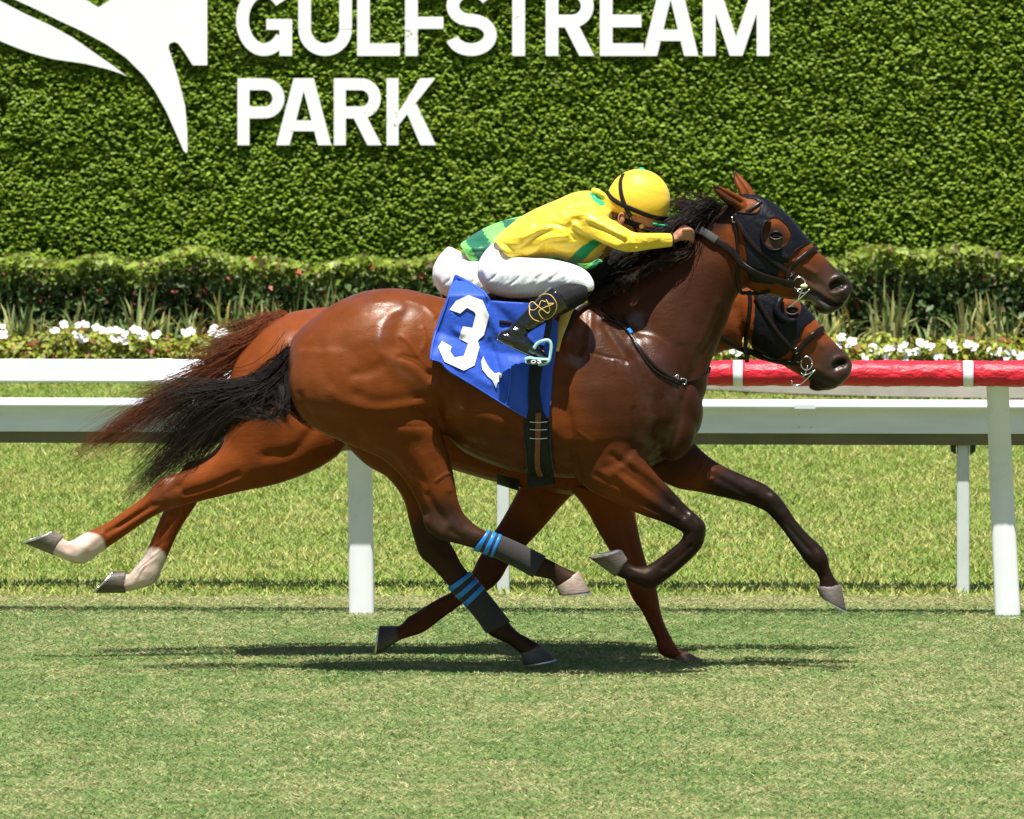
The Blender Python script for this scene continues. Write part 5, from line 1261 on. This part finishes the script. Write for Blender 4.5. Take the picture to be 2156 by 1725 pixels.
# stirrup (mint) with leathers
ys = NY - .395
lea = [W(*q, ys + .02) for q in SC([(1135, 400), (1130, 480), (1118, 560), (1105, 620)])]
link('stirrup_leather', recalc(Geo().add(ribbon3(np.array(lea), np.tile((0., -1, 0), (4, 1)), U(13), .006)).me()), M['elastic'], saddle)
arch = SC([(1020, 670), (1045, 632), (1090, 612), (1130, 612), (1146, 650), (1140, 710), (1130, 755), (1100, 778), (1050, 785)])
st = link('stirrup', recalc(Geo().add(tube([W(*q, ys - .02) for q in arch], U(3.4), 8, 4)).me()), M['mint'], saddle)
plate = SC([(952, 745), (985, 738), (1050, 748), (1125, 752), (1132, 765), (1085, 780), (1010, 784), (960, 775)])
V = [W(*q, ys - .075) for q in plate] + [W(q[0] + 3, q[1] - 6, ys + .03) for q in plate]; n = len(plate)
link('footplate', recalc(mesh('plate', V, [tuple(range(n)), tuple(range(n, 2 * n))] + [(i, (i + 1) % n, n + (i + 1) % n, n + i) for i in range(n)])), M['mint'], st, smooth=False)
plate2 = [(p[0] * .86 + 1032 * .29155 * 0 + (826.5 + 1040 * .29155) * .14, p[1] * .74 + (539 + 764 * .29155) * .26) for p in plate]
link('grip', recalc(mesh('grip', [W(*q, ys - .078) for q in plate2], [tuple(range(n))])), M['elastic'], st, smooth=False)
for pts in ([(1012, 756), (1000, 764), (1008, 774), (1028, 772), (1034, 762), (1022, 755), (1012, 756)], [(1045, 760), (1062, 756), (1072, 762), (1058, 766), (1074, 770), (1060, 776), (1046, 772)]):
    link('digit', recalc(Geo().add(tube([W(*q, ys - .080) for q in SC(pts)], U(.9), 6, 3)).me()), M['clothwhite'], st)

# ------------------------------------------------------------------ chestnut: hood, bridle, girth
HF = bvh_of(body2)
hood2 = empty('blinker_hood', W(1660, 690, FY), label='black blinker hood on the chestnut horse seen below the bay head', cat='hood')
hp2 = SA([(1130, 940), (1480, 960), (1540, 1090), (1575, 1190), (1500, 1240), (1455, 1340), (1400, 1400), (1380, 1440), (1280, 1500), (1115, 1430), (1125, 1250), (1135, 1080)])
eye2 = SA([(1345, 1040), (1400, 1020), (1455, 1060), (1470, 1120), (1440, 1180), (1400, 1185), (1350, 1150), (1335, 1100)])
link('fabric', hood_from(body2, hp2, [eye2], .0045, 'hood', None, None), M['hood'], hood2)
HF2 = bvh_of(body2, [c for c in hood2.children if c.name.startswith('fabric')][0])
yb = hit(HF2, *SA([(1310, 1150)])[0])[0][1]
cup = cr(SA([(1300, 1030), (1270, 1090), (1268, 1150), (1300, 1205), (1360, 1232), (1430, 1225)]), 6); inn = cr(SA([(1350, 1045), (1325, 1095), (1325, 1135), (1345, 1165), (1390, 1190), (1440, 1190)]), 6); V = []; F = []
for i in range(len(cup)):
    k = math.sin(math.pi * (i + 1) / (len(cup) + 1)) ** .5; mid = cup[i] * .6 + inn[i] * .4
    V += [W(*cup[i], yb + .004), W(*cup[i], yb - .014 * k), W(*mid, yb - .032 * k - .004), W(*inn[i], yb - .028 * k - .002), W(*inn[i], yb + .012)]
for i in range(len(cup) - 1):
    for j in range(4): F.append((i * 5 + j, i * 5 + j + 1, i * 5 + 5 + j + 1, i * 5 + 5 + j))
o = link('eye_cup', recalc(mesh('cup', V, F)), M['hood'], hood2); sm = o.modifiers.new('s', 'SOLIDIFY'); sm.thickness = .003
br2 = empty('bridle', W(1690, 770, FY), label='dark leather bridle with steel ring bit on the chestnut horse', cat='bridle')
strap('cheekpiece', HF2, SA([(1140, 1020), (1180, 1100), (1240, 1200), (1310, 1300), (1370, 1370), (1430, 1430), (1480, 1480)]), 9, br2, 'leather', .008, .006)
strap('throatlatch', HF2, SA([(1100, 1000), (1105, 1080), (1095, 1180), (1078, 1300), (1070, 1400), (1075, 1450), (1082, 1510)]), 9, br2, 'leather', .006, .005)
strap('noseband', HF2, SA([(1635, 1265), (1590, 1285), (1530, 1335), (1480, 1385), (1450, 1430), (1420, 1500)]), 13, br2, 'leather', .008, .008)
strap('rein', HF2, SA([(860, 1300), (905, 1330), (1000, 1385), (1100, 1430), (1200, 1465), (1300, 1490), (1400, 1505), (1470, 1515)]), 13, br2, 'leather', .012, .006, sm=8)
buckle(br2, HF2, *SA([(1435, 1425)])[0], 7, 9, -45)
yb = hit(HF2, *SA([(1490, 1530)])[0])[0][1]; bc = SA([(1510, 1515)])[0]
link('bit_ring', recalc(Geo().add(tube([W(bc[0] + 12 * math.cos(a), bc[1] + 14 * math.sin(a), yb - .014) for a in np.linspace(0, 2 * math.pi, 25)], U(1.6), 8)).me()), M['steel'], br2)
for seg in ([(1575, 1560), (1520, 1620), (1460, 1670), (1410, 1668), (1402, 1640)], [(1520, 1530), (1500, 1590), (1480, 1620)], [(1470, 1585), (1500, 1600), (1575, 1565)]):
    link('bit_shank', recalc(Geo().add(tube([W(*q, yb - .02) for q in SA(seg)], U(1.5), 7, 4)).me()), M['steel'], br2)
sad2 = empty('saddle', W(1090, 680, FY), label='black saddle and girth on the chestnut horse, mostly hidden behind the bay', cat='saddle')
g = Geo(); g.add(loft([(1000, 640, 1002, 668, .08), (1060, 638, 1060, 672, .15), (1140, 636, 1140, 668, .14), (1220, 622, 1222, 650, .07)], FY, 18, 4)); link('seat', recalc(g.me()), M['leather'], sad2)
g = Geo(); g.add(loft([(1112, 670, 1092, 1030, .285), (1066, 670, 1046, 1016, .285)], FY, 40, 2, grow=.008)); link('girth', recalc(g.me()), M['elastic'], sad2)
# ------------------------------------------------------------------ jockeys
def make_jockey(y0, T, Tl, label, silk_fn, mono, y_leg, name_hint):
    """T maps the upper-body drawing, Tl the legs' drawing, to the elevation; rows are (u, v, ...) on sheet SB"""
    root = empty('person', W(*T([(620, 900)])[0][:2], y0), label=label, cat='person')
    def tb(rows, f=T, k=.31247): return tubeS([(*f([r[:2]])[0], r[2] + y0, r[3] * k) for r in rows])
    def lf(rows, f=T, n=24): return loft([(*f([r[0:2]])[0], *f([r[2:4]])[0], *r[4:]) for r in rows], y0, n, 5)
    # --- body: one continuous figure (slim inside the clothes), with head, arms, hands, legs
    g = Geo()
    g.add(lf([(600, 640, 690, 760, .11), (740, 500, 850, 670, .12), (900, 400, 1010, 640, .135), (1080, 320, 1180, 640, .145), (1180, 300, 1260, 560, .13), (1260, 310, 1310, 480, .08)]))
    g.add(tb([(1260, 390, 0, 70), (1330, 380, 0, 60), (1400, 390, 0, 66)]))
    g.add(lf([(1370, 250, 1400, 460, .06), (1420, 190, 1440, 500, .078), (1500, 170, 1500, 540, .082), (1580, 190, 1560, 575, .078), (1650, 260, 1600, 590, .068), (1690, 340, 1620, 590, .055), (1700, 420, 1640, 570, .04), (1695, 470, 1660, 540, .02)]))
    g.add(tb([(1690, 470, 0, 22), (1712, 505, 0, 20), (1690, 520, 0, 20)]))                      # nose
    for s in (-1, 1):
        d = 0 if s < 0 else 70
        g.add(tb([(1190, 430, s * .15, 40), (1300, 505 + d * .5, s * .19, 44), (1470, 600 + d, s * .22, 38), (1620, 592 + d * .6, s * .17, 32), (1760, 584 + d * .3, s * .12, 27), (1805, 560 + d * .3, s * .10, 30)]))
        # hand: palm, four curled fingers, thumb
        e = d * .3
        g.add(tb([(1795, 565 + e, s * .10, 34), (1830, 545 + e, s * .10, 40), (1858, 535 + e, s * .10, 36)]))
        for q, (du, dv, r) in enumerate(((0, 0, 15), (4, 20, 15.5), (4, 42, 15), (-2, 62, 13))):
            yy = s * (.125 - .008 * q)
            g.add(tb([(1842 + du, 515 + dv + e, yy, r), (1880 + du, 512 + dv + e, yy, r), (1903 + du, 524 + dv + e, yy * .8, r * .95), (1900 + du, 545 + dv + e, yy * .55, r * .9), (1880 + du, 552 + dv + e, yy * .5, r * .85)]))
        g.add(tb([(1815, 520 + e, s * .08, 17), (1850, 500 + e, s * .065, 16), (1888, 505 + e, s * .06, 14)]))
        g.add(tb([(610, 790, s * .08, 90), (820, 820, s * .16, 85), (1010, 830, s * .215, 75), (1140, 860, s * .255, 60), (1180, 900, s * .265, 50)], Tl))
        g.add(tb([(1180, 900, s * .265, 50), (1050, 960, s * .30, 58), (930, 1045, s * y_leg, 52), (800, 1150, s * y_leg, 38), (720, 1215, s * y_leg, 36), (800, 1300, s * y_leg, 34), (900, 1355, s * y_leg, 24)], Tl))
    bm_ = remesh(g, .0052, 'jockey_body'); smooth(bm_, 3)
    kn = [([T([(1845 + du, 512 + dv)])[0]], 5, 2.0) for du, dv in ((0, 0), (4, 20), (4, 42))]
    sculpt(bm_, kn)
    link('body', bm_, M['skin'], root)
    ec = T([(1432, 442)])[0]; yv = y0 - .083
    g = Geo(); g.add(ellipsoid(W(*ec, yv), (.012, .006, .021), 16, 10, Matrix.Rotation(R(12), 3, 'Y'))); 
    P = [W(ec[0] + 7 * math.cos(a) - 1, ec[1] + 12 * math.sin(a), yv - .006) for a in np.linspace(1.6, 5.6, 12)]; g.add(tube(P, .0035, 7))
    link('ear', recalc(g.me()), M['skin'], root)
    # --- silks jacket
    g = Geo()
    g.add(lf([(556, 588, 640, 640, .10), (572, 580, 690, 724, .152), (640, 512, 770, 722, .168), (740, 432, 860, 706, .178), (860, 367, 980, 700, .19), (1000, 308, 1085, 730, .20), (1090, 268, 1190, 742, .202), (1180, 250, 1270, 705, .19), (1245, 258, 1330, 620, .16), (1305, 285, 1352, 520, .115), (1345, 330, 1365, 450, .07)], n=32))
    for s in (-1, 1):
        d = 0 if s < 0 else 85
        g.add(tb([(1160, 430 + d * .2, s * .13, 92), (1230, 465 + d * .4, s * .175, 92), (1310, 515 + d * .7, s * .195, 88), (1420, 572 + d, s * .222, 82), (1500, 598 + d, s * .228, 70), (1600, 592 + d * .7, s * .185, 58), (1700, 586 + d * .4, s * .145, 52), (1768, 584 + d * .3, s * .122, 46)]))
    g.add(tb([(1232, 250, -.06, 22), (1270, 262, -.085, 24), (1320, 300, -.085, 20), (1352, 400, -.085, 16)]))
    jm = remesh(g, .006 if mono else .009, 'jacket'); smooth(jm, 3); smooth(jm, 3, taubin=False)
    folds = []
    def fo(pts, r, a): folds.append((T(pts), r * .95, a * 1.5))
    if mono:
        fo([(1100, 370), (1170, 380), (1300, 420)], 5, -8); fo([(1100, 420), (1180, 405), (1250, 400)], 6, 7); fo([(1080, 480), (1080, 540), (1110, 570)], 6, -9); fo([(1110, 480), (1250, 560), (1400, 620)], 5, 6); fo([(1100, 520), (1230, 590), (1380, 640)], 4, -6)
        fo([(1220, 480), (1350, 540), (1450, 590)], 5, -5); fo([(1200, 440), (1330, 500), (1450, 560)], 6, 5); fo([(1480, 540), (1530, 600), (1500, 650)], 5, -5); fo([(1540, 520), (1580, 590)], 5, 4); fo([(620, 610), (740, 640), (850, 560), (960, 520)], 5, -5)
        fo([(640, 580), (780, 560), (900, 500)], 6, 5); fo([(700, 700), (820, 660), (900, 590), (1050, 560)], 6, 6); fo([(660, 640), (760, 680)], 5, -5); fo([(880, 680), (940, 600), (1060, 580)], 5, -6); fo([(900, 420), (1000, 400), (1060, 430)], 7, 4); fo([(850, 480), (960, 470), (1060, 500)], 5, -4)
        fo([(1180, 250), (1260, 300), (1330, 370)], 5, -4); fo([(1000, 640), (1100, 650), (1200, 600)], 6, 5); fo([(600, 600), (640, 660), (690, 705)], 4, 4); fo([(1600, 560), (1680, 570)], 4, 3); fo([(1440, 620), (1560, 625), (1680, 615)], 4, -3)
    else:
        fo([(600, 600), (720, 600), (850, 540)], 6, 6); fo([(650, 650), (760, 640)], 5, -6); fo([(620, 560), (700, 540)], 5, -5)
    sculpt(jm, folds); smooth(jm, 1)
    V = getV(jm); set_col(jm, 'tint', silk_fn(V, proj(V), T))
    link('jacket', jm, M['silk'], root)
    if mono:
        cu = T([(1775, 586)])[0]
        for s in (-1, 1):
            e = 0 if s < 0 else 25 * .31
            P = [W(cu[0] + 2.5 * math.cos(a), cu[1] + e + 15.2 * math.cos(a), y0 + s * .118 + U(14.8) * math.sin(a)) for a in np.linspace(0, 2 * math.pi, 29)]
            link('cuff_band', recalc(Geo().add(tube(P, U(3.0), 8)).me()), M['strapblack'], root)
    # --- breeches
    g = Geo()
    g.add(tb([(650, 640, 0, 95), (610, 720, 0, 125), (590, 800, 0, 140), (640, 850, 0, 120)], Tl))
    for s in (-1, 1):
        g.add(tb([(640, 690, s * .07, 100), (592, 790, s * .085, 140), (660, 830, s * .10, 145), (800, 838, s * .165, 138), (930, 828, s * .20, 122), (1050, 832, s * .232, 100), (1140, 852, s * .26, 84), (1190, 890, s * .27, 62), (1205, 930, s * .275, 42)], Tl))
    pm = remesh(g, .0055 if mono else .008, 'breeches'); smooth(pm, 3); smooth(pm, 10, taubin=False)
    fl = []
    rf = random.Random(5)
    for i in range(22):
        u = rf.uniform(520, 1060); v = 860 + rf.uniform(-45, 40) - (u - 520) * .05; L = rf.uniform(25, 75)
        fl.append((Tl([(u + L * .8, v - L * .75), (u + L * .35, v - L * .25), (u - L * .5, v + L * .45)]), rf.uniform(2.2, 3.4), -rf.uniform(1.2, 3.4)))
    fl += [(Tl([(480, 860), (520, 900), (580, 960)]), 4, -5), (Tl([(560, 600), (640, 690), (700, 740)]), 6, -5), (Tl([(700, 760), (850, 735), (1050, 760)]), 7, 4)]
    sculpt(pm, fl); link('breeches', pm, M['breeches'], root)
    # --- leggings and boots
    for s in (-1, 1):
        g = Geo(); g.add(tb([(1178, 930, s * .272, 66), (1120, 950, s * .288, 80), (1050, 975, s * .30, 92), (980, 1010, s * y_leg * .97, 92)], Tl)); lm = remesh(g, .006, 'legging'); smooth(lm, 4); link('legging', lm, M['legging'], root)
        g = Geo()
        g.add(tb([(1005, 975, s * y_leg * .98, 99), (960, 1010, s * y_leg, 96), (890, 1062, s * y_leg, 84), (810, 1125, s * y_leg, 70), (745, 1180, s * y_leg, 62), (705, 1225, s * y_leg, 62)], Tl))
        g.add(lf([(592, 1222, 592, 1262, .024, s * y_leg), (620, 1195, 640, 1290, .034, s * y_leg), (690, 1185, 710, 1325, .040, s * y_leg), (770, 1210, 780, 1358, .043, s * y_leg), (840, 1275, 850, 1385, .043, s * y_leg), (900, 1330, 905, 1400, .038, s * y_leg), (938, 1368, 936, 1402, .024, s * y_leg)], Tl))
        bt = remesh(g, .0045, 'boot'); smooth(bt, 4); smooth(bt, 2, taubin=False)
        ym = (y0 + s * y_leg, .12)
        sculpt(bt, [(Tl([(720, 1165), (770, 1190), (830, 1230)]), 4, -5), (Tl([(700, 1190), (760, 1225), (800, 1260)]), 4, 5), (Tl([(640, 1200), (700, 1240), (770, 1260)]), 4, -4), (Tl([(750, 1150), (800, 1180)]), 4, 4), (Tl([(600, 1262), (700, 1310), (850, 1372)]), 2.5, -3), (Tl([(690, 1200), (740, 1290)]), 3, 3)])
        bo = link('boot', bt, M['patent'], root)
        if s < 0 and mono:
            BB = bvh_of(bo)
            for pts in ([(870, 968), (905, 950), (950, 955), (985, 1000), (990, 1045), (960, 1095), (915, 1118), (885, 1100), (872, 1065), (905, 1040), (960, 1018), (968, 1010), (930, 1012)],
                        [(920, 985), (935, 1010), (945, 1055), (930, 1075), (900, 1055), (860, 1025), (830, 1000), (808, 1015), (812, 1050), (840, 1055), (870, 1030), (888, 995), (920, 1000)],
                        [(808, 1050), (812, 1090), (840, 1120), (880, 1132), (905, 1130)]):
                thread('monogram', BB, SB(pts), .95, bo, 'gold', .001, 6)
            thread('sole_edge', BB, SB([(590, 1252), (640, 1280), (720, 1318), (800, 1355), (860, 1378)]), .8, bo, 'postgrey', .001, 5)
    # --- helmet
    hc = T([(1543, 322)])[0]; M3 = Matrix.Rotation(R(14 if mono else 26), 3, 'Y')
    V, F = ellipsoid((0, 0, 0), (U(67, y0), .108, U(64, y0)), 120, 70)
    V = [Vector(v) for v in V]
    for v in V:
        if v.z < -.056: v.z = -.056
        if v.x < -.05 and v.z < 0: v.z -= .012
        if v.z > .05: v.z *= 1.06
    V = [tuple(M3 @ v + Vector(W(*hc, y0))) for v in V]
    hm = recalc(mesh('helmet', V, F)); he = link('helmet', hm, M['helmet'], root)
    if mono: sculpt(hm, [(T([(1562, 130), (1556, 280), (1575, 440)]), 2.2, -3.0), (T([(1660, 190), (1700, 300), (1705, 420)]), 2.2, -3), (T([(1520, 385), (1600, 378), (1660, 392)]), 3, -3), (T([(1530, 368), (1610, 360), (1670, 376)]), 4, 3), (T([(1380, 240), (1440, 230)]), 4, 2), (T([(1540, 270), (1590, 275)]), 4, -2.5)])
    HBv = bvh_of(he)
    pb = T([(1555, 113)])[0]; link('button', Geo().add(ellipsoid(W(*pb, y0), (.019, .019, .011), 16, 8, Matrix.Rotation(R(-20), 3, 'Y'))).me(), M['green'], he)
    if mono:
        strap('helmet_strap', HBv, T([(1333, 265), (1370, 308), (1430, 345), (1500, 375), (1580, 408), (1660, 432), (1745, 442)]), 10, he, 'strapblack', .002, .004)
        strap('helmet_strap', HBv, T([(1440, 140), (1422, 190), (1425, 260), (1440, 320), (1465, 380), (1490, 425)]), 9, he, 'strapblack', .002, .004)
        P = T([(1598, 458), (1640, 470), (1700, 478), (1770, 478)])
        V = []; F = []; m_ = 15
        for i in range(m_):
            a = math.pi * (i / (m_ - 1) - .5); r0 = np.array([math.cos(a), math.sin(a)])
            bx = T([(1640 + 92 * r0[0], 466 + 16 * r0[0])])[0]; bx2 = T([(1640 + 146 * r0[0], 474 + 14 * r0[0])])[0]
            V += [W(*bx, y0 + .098 * r0[1]), W(*bx2, y0 + .092 * r0[1]), W(bx2[0], bx2[1] + 3.0, y0 + .092 * r0[1]), W(bx[0], bx[1] + 3.0, y0 + .098 * r0[1])]
            if i:
                b = 4 * i; F += [(b - 4 + j, b - 4 + (j + 1) % 4, b + (j + 1) % 4, b + j) for j in range(4)]
        link('visor', recalc(mesh('visor', V, F)), M['green'], he)
        # goggles and chin strap
        gg = link('goggles', recalc(Geo().add(loft([(*T([(1560, 470)])[0], *T([(1552, 525)])[0], .074), (*T([(1620, 478)])[0], *T([(1606, 545)])[0], .072), (*T([(1680, 490)])[0], *T([(1655, 560)])[0], .055), (*T([(1710, 500)])[0], *T([(1690, 540)])[0], .03)], y0, 20, 4)).me()), M['goggle'], root)
        link('goggle_vent', Geo().add(ellipsoid(W(*T([(1563, 492)])[0], y0 - .076), (.011, .004, .010), 12, 8)).me(), M['gold'], gg)
        FB = bvh_of([c for c in root.children if c.name.startswith('body')][0])
        strap('chin_strap', FB, T([(1482, 400), (1490, 450), (1530, 520), (1560, 570)]), 6, he, 'strapblack', .004, .004)
        strap('goggle_strap', FB, T([(1400, 420), (1450, 450), (1500, 470), (1560, 490)]), 13, gg, 'strapblack', .004, .004)
        link('strap_buckle', recalc(Geo().add(tube([W(*q, y0 - .090) for q in T([(1492, 420), (1515, 432), (1508, 452), (1488, 440), (1492, 420)])], U(.8), 6)).me()), M['steel'], he)
    return root
YEL = np.array([.80, .57, .035]); GRN = np.array([.0, .36, .15]); DGR = np.array([.004, .12, .06]); LGR = np.array([.17, .58, .11])
def silk_near(V, Q, T):
    C = np.tile(YEL, (len(V), 1))
    near_side = V[:, 1] < NY + .02
    for p in ([(1200, 255), (1262, 275), (1328, 350), (1285, 352), (1238, 318)],): C[inpoly(Q, T(p))] = GRN
    for p in ([(1040, 745), (1165, 620), (1250, 575), (1315, 590), (1250, 640), (1130, 760)], [(1340, 690), (1390, 640), (1420, 645), (1360, 705)]):
        C[inpoly(Q, T(p)) & (np.abs(V[:, 1] - NY) < .2)] = GRN * .75
    return C
def silk_far(V, Q, T):
    a = T([(600, 560), (700, 480)]); ax = np.array([.80, -.52]); ay = np.array([.62, .78])
    p = Q - np.array(a[0]); s = 41.0
    i = np.floor((p @ ax) / s).astype(int); j = np.floor((p @ ay) / s + .3 + (V[:, 1] * 6)).astype(int)
    C = np.where(((i + j) % 2 == 0)[:, None], DGR, LGR); return C
jk1 = make_jockey(NY, SB, SB, 'jockey in yellow silks, white breeches and yellow cap crouched on the bay horse', silk_near, True, .365, 'near')
def rot_far(pts):
    out = []; c, s = math.cos(R(9.5)), math.sin(R(9.5))
    for p in pts:
        du, dv = p[0] - 590, p[1] - 800
        out.append((590 + du * c - dv * s - 265, 800 + du * s + dv * c + 25))
    return SB(out)
def leg_far(pts): return SB([(p[0] - 305, p[1] + 25) for p in pts])
jk2 = make_jockey(FY, rot_far, leg_far, 'jockey in green checked silks and white breeches, mostly hidden behind the yellow-capped rider', silk_far, False, .325, 'far')
